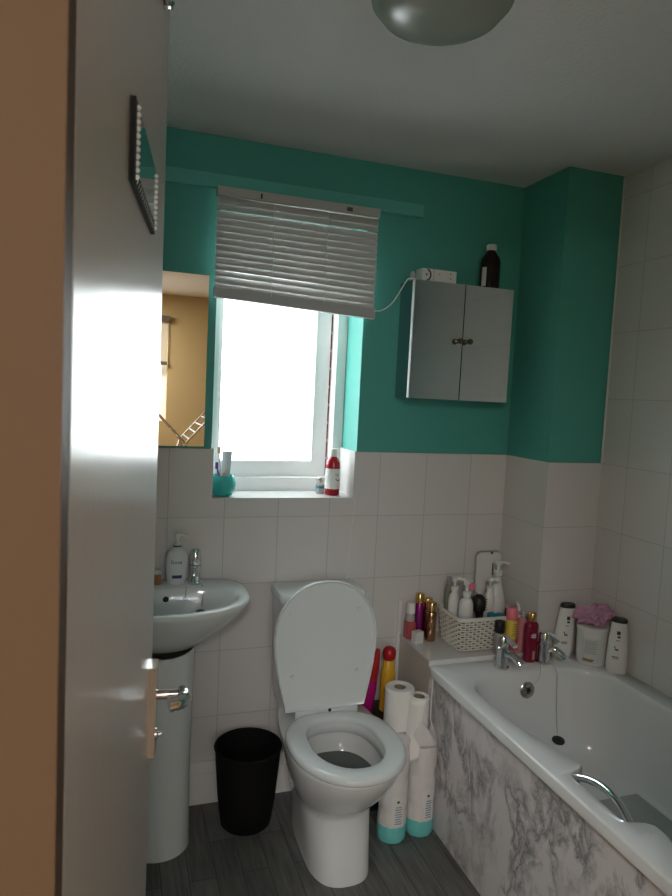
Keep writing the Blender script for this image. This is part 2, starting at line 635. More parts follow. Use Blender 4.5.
bm = B()   # boxing in the back right corner
box(bm, 0.0, XR, -PD + 0.006, -0.0065, TZ, ZC, 0)
box(bm, 0.0, 0.006, -PD, -0.0065, 0.0, TZ, 1)
box(bm, 0.006, XR, -PD, -PD + 0.006, 0.0, TZ, 2)
for f in bm.faces:
    if f.material_index == 1 and f.normal.y < -0.5:
        f.material_index = 2
struct('wall_corner', bm, [M['teal'], M['tile_box_y'], M['tile_box_x']])
struct('trim_2', boxm(XR - 0.006, XR, -PD - 0.003, -PD, TZ, ZC - 0.012), M['white_plastic'])

struct('wall_right', boxm(XR, XR + 0.1, YF - 0.1, 0.0, -0.05, ZC), M['tile_right'])
bm = box(B(), XL - 0.1, XL, YF - 0.1, 0.0, TZ, ZC, 0)
box(bm, XL - 0.1, XL, YF - 0.1, 0.0, -0.05, TZ, 1)
struct('wall_left', bm, [M['teal'], M['tile_right']])

DX0, DX1, DZ = -1.5845, -0.80, 2.285                 # doorway
bm = B()   # front wall: teal to the bathroom, yellow to the hallway
for x0, x1, z0, z1 in ((XL, DX0 - 0.035, 0, ZC), (DX1 + 0.035, XR, 0, ZC), (DX0 - 0.035, DX1 + 0.035, DZ + 0.035, ZC)):
    box(bm, x0, x1, (YF + YH) / 2, YF, z0, z1, 0)
    box(bm, x0, x1, YH, (YF + YH) / 2, z0, z1, 1)
struct('wall_front', bm, [M['teal'], M['yellow']])
bm = B()   # door lining and architrave, one painted timber frame
box(bm, DX0 - 0.035, DX0, YH - 0.012, -1.9275, 0, DZ)
box(bm, DX1, DX1 + 0.035, YH - 0.012, -1.9275, 0, DZ)
box(bm, DX0 - 0.035, DX1 + 0.035, YH - 0.012, -1.9275, DZ, DZ + 0.035)
box(bm, DX0 - 0.13, DX0 - 0.035, YH - 0.012, YH, 0, DZ + 0.09)
box(bm, DX1 + 0.035, DX1 + 0.13, YH - 0.012, YH, 0, DZ + 0.09)
box(bm, DX0 - 0.035, DX1 + 0.035, YH - 0.012, YH, DZ + 0.035, DZ + 0.09)
bmesh.ops.remove_doubles(bm, verts=bm.verts[:], dist=0.0005)
struct('trim_3', bm, M['cream_wood'])

# hallway / room behind the camera, seen only in the wall mirror
HX0, HX1, HY = -2.5, 0.6, -4.2
struct('floor_hallway', boxm(HX0, HX1, HY, YH, -0.06, 0.0), M['carpet'])
struct('ceiling_hallway', boxm(HX0 - 0.1, HX1 + 0.1, HY - 0.1, YH, ZC, ZC + 0.06), M['ceiling'])
struct('wall_hallway_left', boxm(HX0 - 0.1, HX0, HY - 0.1, YH, 0, ZC), M['yellow'])
struct('wall_hallway_right', boxm(HX1, HX1 + 0.1, HY - 0.1, YH, 0, ZC), M['yellow'])
bm = B()
box(bm, HX0, XL, YH, YF, 0, ZC)
box(bm, XR, HX1, YH, YF, 0, ZC)
struct('wall_hallway_front', bm, M['yellow'])
hx0, hx1, hz0, hz1 = -2.0, -1.09, 1.21, 2.2
bm = B()
for x0, x1, z0, z1 in ((HX0, hx0, 0, ZC), (hx1, HX1, 0, ZC), (hx0, hx1, 0, hz0), (hx0, hx1, hz1, ZC)):
    box(bm, x0, x1, HY - 0.15, HY, z0, z1)
struct('wall_hallway_back', bm, M['yellow'])
bm = B()
box(bm, hx0, hx0 + 0.05, HY - 0.13, HY - 0.07, hz0, hz1)
box(bm, hx1 - 0.05, hx1, HY - 0.13, HY - 0.07, hz0, hz1)
box(bm, hx0 + 0.05, hx1 - 0.05, HY - 0.13, HY - 0.07, hz0, hz0 + 0.05)
box(bm, hx0 + 0.05, hx1 - 0.05, HY - 0.13, HY - 0.07, hz1 - 0.05, hz1)
w2 = struct('window_2', bm, M['upvc'])
obj('pane', boxm(hx0 + 0.05, hx1 - 0.05, HY - 0.102, HY - 0.098, hz0 + 0.05, hz1 - 0.05), M['glass_f'], w2)
t = thing('roller_blind', 'cream roller blind half lowered at the far window seen in the mirror', 'blind', ((hx0 + hx1) / 2, HY + 0.02, 2.21))
obj('roller', boxm(-0.46, 0.46, -0.018, 0.03, -0.06, 0.0), M['dark_wood'], t, bevel=0.008)
obj('fabric', boxm(-0.45, 0.45, 0.0, 0.003, -0.43, -0.05), M['blind_cream'], t)
obj('bottom_bar', boxm(-0.45, 0.45, -0.008, 0.012, -0.465, -0.43), M['dark_wood'], t, bevel=0.004)

# ledge between the back wall and the bath
bm = B()
box(bm, -0.444, -0.0005, -0.283, -0.0065, 0.0, 0.582, 0)
box(bm, -0.448, -0.0005, -0.286, -0.0065, 0.582, 0.590, 1)
struct('wall_ledge', bm, [M['tile_ledge'], M['tile_plain']], bevel=0.0015)
struct('trim_4', boxm(-0.452, -0.12, -0.2895, -0.2865, 0.572, 0.594), M['white_plastic'], bevel=0.001)      # white bead along the ledge
struct('trim_5', boxm(-0.460, -0.446, -0.0165, -0.0065, 0.0, 0.735), M['white_plastic'], bevel=0.002)       # upright strip on the tiles
bm = boxm(XL, -0.4605, -0.0185, -0.0065, 0.0, 0.160)
box(bm, XL, -0.4605, -0.0235, -0.0185, 0.0, 0.118)
struct('baseboard_back', bm, M['white_plastic'], bevel=0.004)
struct('trim_1', boxm(XL, -0.452, -0.020, 0.0, 2.238, 2.283), M['teal_lit'], bevel=0.003)                 # teal batten above the window

# window in the recess
bm = B()
fy0, fy1 = 0.180, 0.250
fw = 0.040
box(bm, WX0, WX0 + fw, fy0, fy1, WZ0, WZ1)
box(bm, WX1 - fw, WX1, fy0, fy1, WZ0, WZ1)
box(bm, WX0 + fw, WX1 - fw, fy0, fy1, WZ0, WZ0 + fw + 0.012)
box(bm, WX0 + fw, WX1 - fw, fy0, fy1, WZ1 - fw, WZ1)
w1 = struct('window_1', bm, M['upvc'], bevel=0.003)
sx0, sx1, sz0, sz1 = 0.0, WX1 - WX0 - 2 * fw + 0.004, WZ0 + 0.052, WZ1 - 0.04
sw = 0.064
bm = B()
box(bm, sx0, sx0 + sw * 0.45, 0, 0.055, sz0, sz1)
box(bm, sx1 - sw, sx1, 0, 0.055, sz0, sz1)
box(bm, sx0 + sw * 0.45, sx1 - sw, 0, 0.055, sz0, sz0 + sw)
box(bm, sx0 + sw * 0.45, sx1 - sw, 0, 0.055, sz1 - sw, sz1)
sash = obj('sash', bm, M['upvc'], w1, loc=(WX0 + fw - 0.012, 0.196, 0), rot=(0, 0, math.radians(5.0)), bevel=0.004)
obj('pane', boxm(sx0 + sw * 0.45, sx1 - sw, 0.026, 0.030, sz0 + sw, sz1 - sw), M['glass_f'], sash)

# ------------------------------------------------------------------ door, opened into the room
A = math.radians(90 - 7.8)
DW, DH = 0.73, 2.265
hinge = (-1.485 - DW * math.sin(math.radians(7.8)), -1.2 - DW * math.cos(math.radians(7.8)), 0)
bm = boxm(0, DW, 0, 0.038, 0.008, DH)
door = struct('door_1', bm, M['white_gloss'], bevel=0.002, loc=hinge, rot=(0, 0, A))
dh = obj('door_handle', boxm(DW - 0.052, DW - 0.010, -0.012, 0.0, 0.902, 1.062), M['chrome_dull'], door, bevel=0.002)
hx = DW - 0.032
bm = tube(B(), [(hx, -0.010, 1.006), (hx, -0.030, 1.006), (hx, -0.052, 1.006)], 0.0085, 14)
obj('lever_neck', bm, M['chrome_dull'], dh)
lp = smooth_pts([(hx + 0.008, -0.056, 1.008), (hx - 0.012, -0.060, 1.011), (hx - 0.030, -0.060, 1.012), (hx - 0.042, -0.052, 1.011), (hx - 0.048, -0.036, 1.010)], 5)
bm = tube(B(), lp, [0.0105] * 10 + [0.0125] * (len(lp) - 10), 14)
obj('lever', bm, M['chrome'], dh)
bm = lm([(0.010, 0), (0.010, 0.003), (0.005, 0.004), (0.005, 0.010), (0.003, 0.011)], seg=16)
bm.transform(Matrix.Translation((hx, -0.012, 0.935)) @ Matrix.Rotation(PI / 2, 4, 'X'))
obj('thumb_turn', bm, M['chrome'], dh)
# mirrored plaque hung on the door face
dirv = Vector((math.cos(A), math.sin(A), 0))
nrm = Vector((math.sin(A), -math.cos(A), 0))        # out of the visible face


def on_door(s, out, z):
    return Vector(hinge) + dirv * s + nrm * out + Vector((0, 0, z))


p = on_door(0.372, 0.0005, 1.789)
t = thing('mirrored_plaque', 'oblong mirrored plaque with crystal bead trim hung on the white door', 'plaque', p, A)
obj('backing', boxm(-0.118, 0.122, -0.0055, 0.0, -0.041, 0.040), M['mirror_edge'], t, bevel=0.002)
obj('mirror_face', boxm(-0.096, 0.108, -0.0065, -0.0050, -0.028, 0.038), M['mirror'], t)
for x in (-0.104, 0.115):
    bm = B()
    for k in range(11):
        sphere(bm, (x, -0.0062, -0.034 + k * 0.0068), 0.0030, seg=8)
    obj('bead_trim', bm, M['crystal'], t)
bm = B()
for k in range(14):
    x = -0.100 + k * 0.0145
    tube(bm, [(x, -0.0056, -0.040), (x + 0.014, -0.0056, -0.031)], 0.0009, 5)
obj('mosaic_trim', bm, M['chrome'], t)
t = thing('over_door_hook', 'thin dark metal hook over the top edge of the white door', 'hook', on_door(0.60, 0, DH), A)
bm = B()
box(bm, -0.008, 0.008, -0.004, -0.001, -0.165, 0.003)
box(bm, -0.008, 0.008, -0.004, 0.042, 0.001, 0.004)
box(bm, -0.008, 0.008, 0.039, 0.042, -0.02, 0.003)
obj('strap', bm, M['dark_wood'], t)
obj('hook', tube(B(), smooth_pts([(0, -0.003, -0.158), (0, -0.006, -0.166), (0, -0.011, -0.166), (0, -0.013, -0.158)], 4), 0.004, 8), M['chrome'], t)

# ================================================================== LARGE THINGS
# ------------------------------------------------------------------ bath
BX0, BX1, BY0, BY1, BZ = -0.455, 0.244, -1.925, -0.290, 0.580
bath = thing('bath', 'white bath with marble effect side panel and chrome taps', 'bath', (0, 0, 0))


def dense(pts, n):
    """resample a closed outline to n points starting at point 0"""
    P = [Vector((p[0], p[1])) for p in pts]
    P.append(P[0])
    L = [0]
    for a, b in zip(P, P[1:]):
        L.append(L[-1] + (b - a).length)
    out = []
    j = 0
    for i in range(n):
        d = L[-1] * i / n
        while L[j + 1] < d:
            j += 1
        q = (d - L[j]) / max(L[j + 1] - L[j], 1e-9)
        out.append(P[j].lerp(P[j + 1], q))
    return out


NB = 260


def bath_ring(x0, x1, y0, y1, r, z, bump=0.0):
    pts = dense(rrect(x0, x1, y0, y1, r, 10), NB)
    out = []
    for q in pts:
        x, y = q.x, q.y
        if bump and x < (x0 + x1) / 2 - 0.1:
            a = math.exp(-((y + 0.985) / 0.15) ** 2) + math.exp(-((y + 1.255) / 0.11) ** 2)
            inn = 1 / (1 + math.exp(-(0.112 - abs(y + 1.115)) / 0.004))
            dx = 0.052 * min(a, 1) * (1 - inn) - 0.012 * inn
            x += dx * bump
        out.append((x, y, z))
    return out


def fade(r1, r2, t):
    return [tuple(Vector(a).lerp(Vector(b), t)) for a, b in zip(r1, r2)]


rings = [bath_ring(BX0 + 0.006, BX1, BY0, BY1, 0.012, BZ - 0.038),
         bath_ring(BX0, BX1, BY0, BY1, 0.016, BZ - 0.034),
         bath_ring(BX0, BX1, BY0, BY1, 0.016, BZ - 0.006),
         bath_ring(BX0 + 0.001, BX1 - 0.001, BY0 + 0.003, BY1 - 0.003, 0.018, BZ - 0.003),
         bath_ring(BX0 + 0.006, BX1 - 0.004, BY0 + 0.01, BY1 - 0.008, 0.02, BZ),
         bath_ring(-0.396, 0.172, -1.86, -0.412, 0.13, BZ, 1.0),
         bath_ring(-0.390, 0.168, -1.855, -0.418, 0.13, BZ - 0.005, 1.0),
         bath_ring(-0.386, 0.164, -1.850, -0.423, 0.13, BZ - 0.018, 0.95),
         bath_ring(-0.380, 0.164, -1.83, -0.430, 0.13, BZ - 0.08, 0.5),
         bath_ring(-0.366, 0.160, -1.77, -0.446, 0.13, 0.42, 0.1),
         bath_ring(-0.350, 0.155, -1.70, -0.470, 0.13, 0.32),
         bath_ring(-0.330, 0.148, -1.62, -0.500, 0.13, 0.272),
         bath_ring(-0.300, 0.135, -1.56, -0.54, 0.13, 0.258),
         bath_ring(-0.24, 0.09, -1.50, -0.60, 0.12, 0.255)]
obj('tub', loft(B(), rings, cap0=False), M['acrylic'], bath, angle=50)
# the raised lower half of the notch edge is closed by the tub itself; grip bar bridges it
gp = smooth_pts([(-0.392, -1.006, 0.560), (-0.386, -1.020, 0.572), (-0.376, -1.065, 0.588), (-0.372, -1.115, 0.593), (-0.376, -1.165, 0.588), (-0.386, -1.212, 0.572), (-0.392, -1.226, 0.560)], 5)
obj('grip_handle', tube(B(), gp, 0.010, 12), M['chrome'], bath)
obj('side_panel', boxm(-0.437, -0.427, -1.925, -0.291, 0.0, 0.552), M['marble'], bath, bevel=0.002)
obj('panel_end_strip', boxm(-0.4425, -0.4375, -0.303, -0.2905, 0.0, 0.545), M['white_plastic'], bath)
bm = lm([(0.030, 0), (0.030, 0.004), (0.025, 0.008), (0.015, 0.0085)], seg=28)
bm.transform(Matrix.Translation((-0.124, -0.4275, 0.515)) @ Matrix.Rotation(PI / 2 - 0.08, 4, 'X'))
ov = obj('overflow', bm, M['chrome_dull'], bath)
bm = B()
for k in range(3):
    q = boxm(-0.013, 0.013, -0.0022, 0.0022, 0, 0.0012)
    q.transform(Matrix.Translation((-0.124, -0.4362, 0.516)) @ Matrix.Rotation(PI / 2, 4, 'X') @ Matrix.Rotation(PI / 3 * k, 4, 'Z'))
    me = bpy.data.meshes.new('tmp')
    q.to_mesh(me)
    q.free()
    bm.from_mesh(me)
    bpy.data.meshes.remove(me)
obj('grille', bm, M['rubber'], ov)


def chain(pts, r=0.0013, n=10):
    bm = B()
    P = smooth_pts(pts, n)
    tube(bm, P, r * 0.6, 5)
    for i in range(len(P) - 1):
        sphere(bm, P[i], r, seg=6)
    return bm


obj('chain', chain([(-0.036, -0.372, 0.582), (-0.058, -0.408, 0.583), (-0.080, -0.434, 0.560), (-0.101, -0.4385, 0.539)], r=0.0016, n=14), M['chrome_dull'], bath)
obj('plug_chain', chain([(-0.006, -0.372, 0.592), (-0.004, -0.405, 0.588), (-0.005, -0.436, 0.565), (-0.009, -0.450, 0.46), (-0.012, -0.468, 0.375), (-0.013, -0.474, 0.360)], r=0.0016, n=14), M['chrome_dull'], bath)
bm = lm([(0.021, 0), (0.023, 0.004), (0.021, 0.009), (0.006, 0.011), (0.003, 0.018)], seg=20)
obj('plug', bm, M['rubber'], bath, loc=(-0.014, -0.482, 0.336), rot=(0.15, 0, 0))


def bath_tap(x, y, rz, nm='tap'):
    bm = lm([(0.023, 0), (0.023, 0.006), (0.019, 0.008), (0.018, 0.058), (0.0205, 0.060), (0.0205, 0.066), (0.0185, 0.068), (0.018, 0.094), (0.015, 0.100), (0.006, 0.102)], seg=28)
    o = obj(nm, bm, M['chrome'], bath, loc=(x, y, BZ), rot=(0, 0, rz))
    sp = smooth_pts([(0, -0.010, 0.050), (0, -0.030, 0.049), (0, -0.050, 0.040), (0, -0.062, 0.027)], 4)
    obj('spout', tube(B(), sp, [0.0125] * 6 + [0.011] * (len(sp) - 6), 12), M['chrome'], o)
    bm = loft(B(), [[(a * 0.009, -0.008 - 0.036 * k, 0.099 - 0.020 * k + b * 0.004) for a, b in ((-1, -1), (1, -1), (1, 1), (-1, 1))] for k in (0, 0.5, 1)])
    obj('lever', bm, M['chrome'], o, bevel=0.002)
    o.scale = (1.2, 1.2, 1.18)
    return o


bath_tap(-0.196, -0.366, 0.45)
bath_tap(-0.012, -0.360, 0.8)
obj('anti_slip_strip', boxm(-0.20, 0.132, -1.45, -0.715, 0.2555, 0.2590), M['matt_grey'], bath)

# ------------------------------------------------------------------ toilet
TXC = -0.827
toilet = thing('toilet', 'white toilet with its lid raised against the cistern', 'toilet', (0, 0, 0))


def egg(z, w, yf, yb, yc, cx=TXC, n=48, eb=2.6, ef=2.1):
    out = []
    for i in range(n):
        t = 2 * PI * i / n
        c, s = math.cos(t), math.sin(t)
        e = eb if s > 0 else ef
        x = cx + w * math.copysign(abs(c) ** (2 / e), c)
        y = yc + (yb - yc) * abs(s) ** (2 / e) if s > 0 else yc - (yc - yf) * abs(s) ** (2 / e)
        out.append((x, y, z))
    return out


rings = [egg(0.0, 0.104, -0.556, -0.06, -0.40, ef=2.6), egg(0.02, 0.103, -0.555, -0.06, -0.40, ef=2.6),
         egg(0.10, 0.108, -0.535, -0.06, -0.38, ef=2.6), egg(0.185, 0.118, -0.508, -0.05, -0.36, ef=2.5),
         egg(0.208, 0.124, -0.515, -0.04, -0.36, ef=2.4), egg(0.235, 0.138, -0.550, -0.03, -0.38, eb=1.9),
         egg(0.29, 0.160, -0.605, -0.03, -0.40, eb=1.9), egg(0.345, 0.174, -0.645, -0.03, -0.43, eb=2.0),
         egg(0.39, 0.181, -0.668, -0.03, -0.45), egg(0.404, 0.181, -0.670, -0.03, -0.45), egg(0.408, 0.177, -0.666, -0.034, -0.45),
         egg(0.408, 0.122, -0.630, -0.295, -0.46), egg(0.400, 0.119, -0.628, -0.297, -0.46), egg(0.372, 0.119, -0.625, -0.298, -0.46), egg(0.368, 0.124, -0.63, -0.292, -0.46),
         egg(0.368, 0.142, -0.645, -0.270, -0.46), egg(0.34, 0.140, -0.640, -0.272, -0.46), egg(0.29, 0.115, -0.59, -0.30, -0.46), egg(0.25, 0.088, -0.555, -0.33, -0.45), egg(0.21, 0.06, -0.50, -0.35, -0.43), egg(0.18, 0.03, -0.45, -0.38, -0.42)]
obj('pan', loft(B(), rings), M['ceramic'], toilet, angle=60)
obj('water', loft(B(), [egg(0.300, 0.119, -0.600, -0.294, -0.46), egg(0.301, 0.119, -0.600, -0.294, -0.46)]), M['water'], toilet)
rings = []
for z, d in ((0.409, 0.004), (0.413, 0.0), (0.424, 0.0), (0.431, 0.005), (0.434, 0.014), (0.4345, 0.024)):
    rings.append(egg(z, 0.187 - d, -0.690 + d, -0.262 - d * 0.6, -0.455))
for z, d in ((0.433, 0.006), (0.427, 0.0), (0.411, 0.002)):
    rings.append(egg(z, 0.117 + d, -0.622 - d, -0.312 + d, -0.47))
bm = loft(B(), rings, False, False)
n = 48
bm.verts.ensure_lookup_table()
vs = list(bm.verts)
a, b = vs[-n:], vs[:n]
for i in range(n):
    bm.faces.new((a[i], a[(i + 1) % n], b[(i + 1) % n], b[i]))
obj('seat', bm, M['toilet_seat'], toilet, angle=60)
# lid, standing up
prof = [(0.0, 0.146), (0.05, 0.158), (0.10, 0.170), (0.15, 0.180), (0.20, 0.187), (0.26, 0.190), (0.31, 0.184), (0.35, 0.170), (0.39, 0.144), (0.42, 0.112), (0.44, 0.080), (0.452, 0.045)]
ol = [(w, h) for h, w in prof] + [(0.0, 0.456)] + [(-w, h) for h, w in reversed(prof)]
cen = (0, 0.23)


def sc(o, k):
    return [(cen[0] + (x - cen[0]) * k, cen[1] + (h - cen[1]) * k) for x, h in o]


tilt = 0.055
lx = TXC - 0.003
lay = [(sc(ol, 0.955), -0.001), (sc(ol, 0.975), -0.007), (sc(ol, 0.99), -0.009), (ol, -0.005), (ol, 0.006), (sc(ol, 0.985), 0.013), (sc(ol, 0.95), 0.016)]
bm = loft(B(), [[(x, d, h) for x, h in o] for o, d in lay])
lid = obj('lid', bm, M['toilet_seat'], toilet, loc=(lx, -0.247, 0.437), rot=(-tilt, -0.012, 0.0), angle=50)
for bx_, bh_ in ((-0.130, 0.345), (0.120, 0.345), (-0.122, 0.125), (0.118, 0.125)):
    bm = lm([(0.007, 0), (0.007, 0.004), (0.0055, 0.006)], seg=12)
    bm.transform(Matrix.Translation((bx_, -0.001, bh_)) @ Matrix.Rotation(PI / 2, 4, 'X'))
    obj('buffer', bm, M['toilet_seat'], lid)
bm = B()
box(bm, TXC - 0.115, TXC + 0.115, -0.262, -0.240, 0.412, 0.440)
hg = obj('hinge', bm, M['toilet_seat'], toilet, bevel=0.004)
bm = lm([(0.006, 0), (0.006, 0.002)], seg=12)
bm.transform(Matrix.Translation((TXC + 0.01, -0.2622, 0.436)) @ Matrix.Rotation(PI / 2, 4, 'X'))
obj('hinge_hole', bm, M['rubber'], hg)


def rr3(x0, x1, y0, y1, r, z):
    return [(x, y, z) for x, y in rrect(x0, x1, y0, y1, r, 6)]


cx0, cx1 = TXC - 0.160, TXC + 0.158
rings = [rr3(cx0 + 0.02, cx1 - 0.02, -0.185, -0.022, 0.03, 0.405), rr3(cx0 + 0.012, cx1 - 0.012, -0.190, -0.018, 0.035, 0.45), rr3(cx0, cx1, -0.195, -0.012, 0.04, 0.80)]
obj('cistern', loft(B(), rings), M['ceramic'], toilet)
rings = [rr3(cx0 - 0.004, cx1 + 0.004, -0.200, -0.009, 0.04, 0.801), rr3(cx0 - 0.006, cx1 + 0.006, -0.202, -0.008, 0.042, 0.806), rr3(cx0 - 0.006, cx1 + 0.006, -0.202, -0.008, 0.042, 0.824),
         rr3(cx0 - 0.002, cx1 + 0.002, -0.198, -0.011, 0.04, 0.831), rr3(cx0 + 0.01, cx1 - 0.01, -0.188, -0.02, 0.036, 0.833)]
obj('cistern_lid', loft(B(), rings), M['ceramic'], toilet)

# ------------------------------------------------------------------ wash basin on its pedestal
BCX = -1.388
basin = thing('wash_basin', 'white pedestal wash basin with chrome tap, partly behind the door', 'basin', (BCX, 0, 0.008))


def bring(z, hw, yf, yb, yc=-0.17, deck=0.0, n=56, eb=3.2):
    out = []
    for i in range(n):
        t = 2 * PI * i / n
        c, s = math.cos(t), math.sin(t)
        e = eb if s > 0 else 2.1
        x = hw * math.copysign(abs(c) ** (2 / e), c)
        y = yc + (yb - yc) * abs(s) ** (2 / e) if s > 0 else yc - (yc - yf) * abs(s) ** (2 / e)
        zz = z + deck * min(1, max(0, (y + 0.19) / 0.13))
        out.append((x, y, zz))
    return out


rings = [bring(0.668, 0.060, -0.22, -0.012, eb=2.4), bring(0.682, 0.120, -0.265, -0.010, eb=2.4), bring(0.72, 0.175, -0.298, -0.009, eb=2.6), bring(0.755, 0.225, -0.332, -0.008, eb=2.8),
         bring(0.79, 0.264, -0.358, -0.0075), bring(0.812, 0.281, -0.370, -0.007), bring(0.822, 0.286, -0.374, -0.007, deck=0.01), bring(0.830, 0.286, -0.374, -0.007, deck=0.014),
         bring(0.836, 0.281, -0.369, -0.009, deck=0.014), bring(0.837, 0.272, -0.360, -0.012, deck=0.014),
         bring(0.834, 0.252, -0.342, -0.092, deck=0.012, eb=2.4), bring(0.826, 0.245, -0.336, -0.098, deck=0.010, eb=2.4), bring(0.80, 0.228, -0.320, -0.104, eb=2.3), bring(0.76, 0.195, -0.288, -0.112, eb=2.2),
         bring(0.725, 0.140, -0.255, -0.125, eb=2.1), bring(0.71, 0.08, -0.225, -0.145, eb=2), bring(0.706, 0.02, -0.19, -0.16, eb=2)]
obj('bowl', loft(B(), rings), M['ceramic'], basin, angle=60)
bm = B()
rings = []
for z, r, yf in ((-0.008, 0.104, -0.298), (0.02, 0.102, -0.297), (0.30, 0.098, -0.284), (0.65, 0.104, -0.284)):
    rings.append(bring(z, r, yf, -0.06, yc=-0.19, n=40, eb=3.0))
top = [(x, y, 0.666 + 1.6 * (abs(x) ** 2)) for x, y, z in bring(0, 0.104, -0.284, -0.06, yc=-0.19, n=40, eb=3.0)]
rings.append(top)
obj('pedestal', loft(B(), rings, True, False), M['ceramic'], basin)
bm = lm([(0.010, 0), (0.0105, 0.002), (0.007, 0.003)], seg=18)
bm.transform(Matrix.Translation((0.010, -0.1055, 0.808)) @ Matrix.Rotation(PI / 2 + 0.1, 4, 'X'))
obj('overflow', bm, M['rubber'], basin)
tz = 0.846
bm = lm([(0.022, 0), (0.022, 0.005), (0.018, 0.008), (0.0175, 0.050), (0.020, 0.053), (0.020, 0.060)], seg=26)
bt = obj('tap', bm, M['chrome'], basin, loc=(0.112, -0.056, tz), rot=(0, 0, -0.2))
bt.scale = (1.1, 1.1, 1.12)
sp = smooth_pts([(0, -0.010, 0.030), (0, -0.035, 0.040), (0, -0.062, 0.036), (0, -0.078, 0.022)], 4)
obj('spout', tube(B(), sp, [0.0105] * 5 + [0.009] * (len(sp) - 5), 12), M['chrome'], bt)
bm = lm([(0.0195, 0.061), (0.0205, 0.064), (0.0185, 0.085), (0.0165, 0.106), (0.012, 0.111)], seg=10)
obj('tap_head', bm, M['chrome'], bt)
ch = obj('plug_chain', chain([(0.135, -0.078, tz), (0.136, -0.098, tz - 0.006), (0.136, -0.108, 0.822), (0.134, -0.116, 0.800), (0.131, -0.124, 0.782)], r=0.0018, n=14), M['chrome_dull'], basin)
bm = lm([(0.019, 0), (0.021, 0.004), (0.018, 0.008), (0.004, 0.010), (0.003, 0.015)], seg=18)
obj('plug', bm, M['rubber'], basin, loc=(0.127, -0.136, 0.756), rot=(0.6, 0, 0))
bm = chain([(0.080, -0.088, tz - 0.002), (0.078, -0.102, 0.838), (0.076, -0.108, 0.815)], r=0.0018, n=8)
c2 = obj('loose_chain', bm, M['chrome_dull'], basin)
bm = B()
tube(bm, [(0.076 + 0.006 * math.cos(q), -0.112, 0.807 + 0.006 * math.sin(q)) for q in [2 * PI * k / 14 for k in range(14)]], 0.0012, 6, True)
obj('chain_ring', bm, M['chrome_dull'], c2)

# ------------------------------------------------------------------ wall mirror above the basin
t = thing('wall_mirror', 'frameless oblong wall mirror between the door and the window', 'mirror', (-1.442, 0.0, 1.338))
obj('backing', boxm(-0.187, 0.187, -0.008, -0.0005, 0.0, 0.598), M['mirror_edge'], t)
obj('glass', boxm(-0.188, 0.188, -0.012, -0.008, -0.001, 0.599), M['mirror'], t)

# ------------------------------------------------------------------ venetian blind
vb = thing('venetian_blind', 'off-white venetian blind partly lowered over the window', 'blind', (-0.941, -0.022, 2.235))
bw = 0.2975


def skew(bm, k=0.026, drop=0.38):
    for v in bm.verts:
        v.co.z -= max(0, -v.co.z) / drop * k * (v.co.x / (2 * bw))
    return bm


obj('head_rail', boxm(-bw - 0.002, bw + 0.002, -0.030, 0.0, -0.030, 0.0), M['blind'], vb, bevel=0.002)
bm = B()
N = 14
for k in range(N):
    z = -0.048 - k * (0.298 / (N - 1))
    if k < 2:
        z = -0.044 - k * 0.022
    ang = math.radians(70 if k != 11 else 58)
    c, s = math.cos(ang), math.sin(ang)
    hw_ = 0.0137
    rings = []
    prf = []
    for q in (-1, -0.5, 0, 0.5, 1):
        u = q * hw_
        cam_ = 0.0016 * (1 - q * q)
        prf.append((u * c + cam_ * s, -u * s + cam_ * c))
    lo = [(y - 0.0003 * s, z_ - 0.0003 * c) for y, z_ in reversed(prf)]
    sec = [(y + 0.0003 * s, z_ + 0.0003 * c) for y, z_ in prf] + lo
    loft(bm, [[(x, -0.016 - y, z + z_) for y, z_ in sec] for x in (-bw, bw)])
obj('slats', skew(bm), M['blind'], vb)
obj('bottom_rail', skew(boxm(-bw - 0.002, bw + 0.002, -0.030, -0.004, -0.388, -0.352)), M['blind_rail'], vb, bevel=0.003)
for x in (-0.099, 0.098):
    bm = B()
    for dy in (-0.0305, -0.0015):
        tube(bm, [(x, dy, -0.03), (x, dy, -0.36)], 0.0011, 6)
    obj('ladder_cord', skew(bm), M['cord'], vb)
obj('cord_slot', boxm(-0.150, -0.144, -0.0312, -0.029, -0.024, -0.008), M['rubber'], vb)
obj('bracket', boxm(0.168, 0.190, -0.0325, -0.029, -0.024, -0.010), M['dark_wood'], vb, bevel=0.001)
pc = [(0.296, -0.030, -0.372), (0.325, -0.035, -0.367), (0.355, -0.05, -0.342), (0.378, -0.065, -0.300), (0.396, -0.075, -0.262), (0.408, -0.078, -0.2485), (0.43, -0.080, -0.2475), (0.45, -0.075, -0.2475)]
obj('pull_cord', tube(B(), smooth_pts(pc, 6), 0.0022, 8), M['cord'], vb)

# ------------------------------------------------------------------ mirrored wall cabinet
CX0, CX1, CZ0, CZ1, CD = -0.521, -0.101, 1.545, 1.982, 0.130
cab = thing('wall_cabinet', 'two-door mirrored cabinet fixed to the teal wall right of the window', 'cabinet', ((CX0 + CX1) / 2, 0, CZ0))
hw_ = (CX1 - CX0) / 2
ht = CZ1 - CZ0
bm = B()
box(bm, -hw_, -hw_ + 0.012, -CD + 0.016, -0.0005, 0, ht)
box(bm, hw_ - 0.012, hw_, -CD + 0.016, -0.0005, 0, ht)
box(bm, -hw_ + 0.012, hw_ - 0.012, -CD + 0.016, -0.0005, 0, 0.012)
box(bm, -hw_ + 0.012, hw_ - 0.012, -CD + 0.016, -0.0005, ht - 0.012, ht)
box(bm, -hw_ + 0.012, hw_ - 0.012, -0.006, -0.0005, 0.012, ht - 0.012)
obj('body', bm, mat('dark_mirrored_side', (0.36, 0.40, 0.44), 0.12, metal=1), cab)
obj('edge_strip', boxm(-hw_ - 0.0015, -hw_ - 0.0002, -CD + 0.001, -CD + 0.018, 0.002, ht - 0.002), M['upvc'], cab)  # white stands in for the window reflected in the bright edge
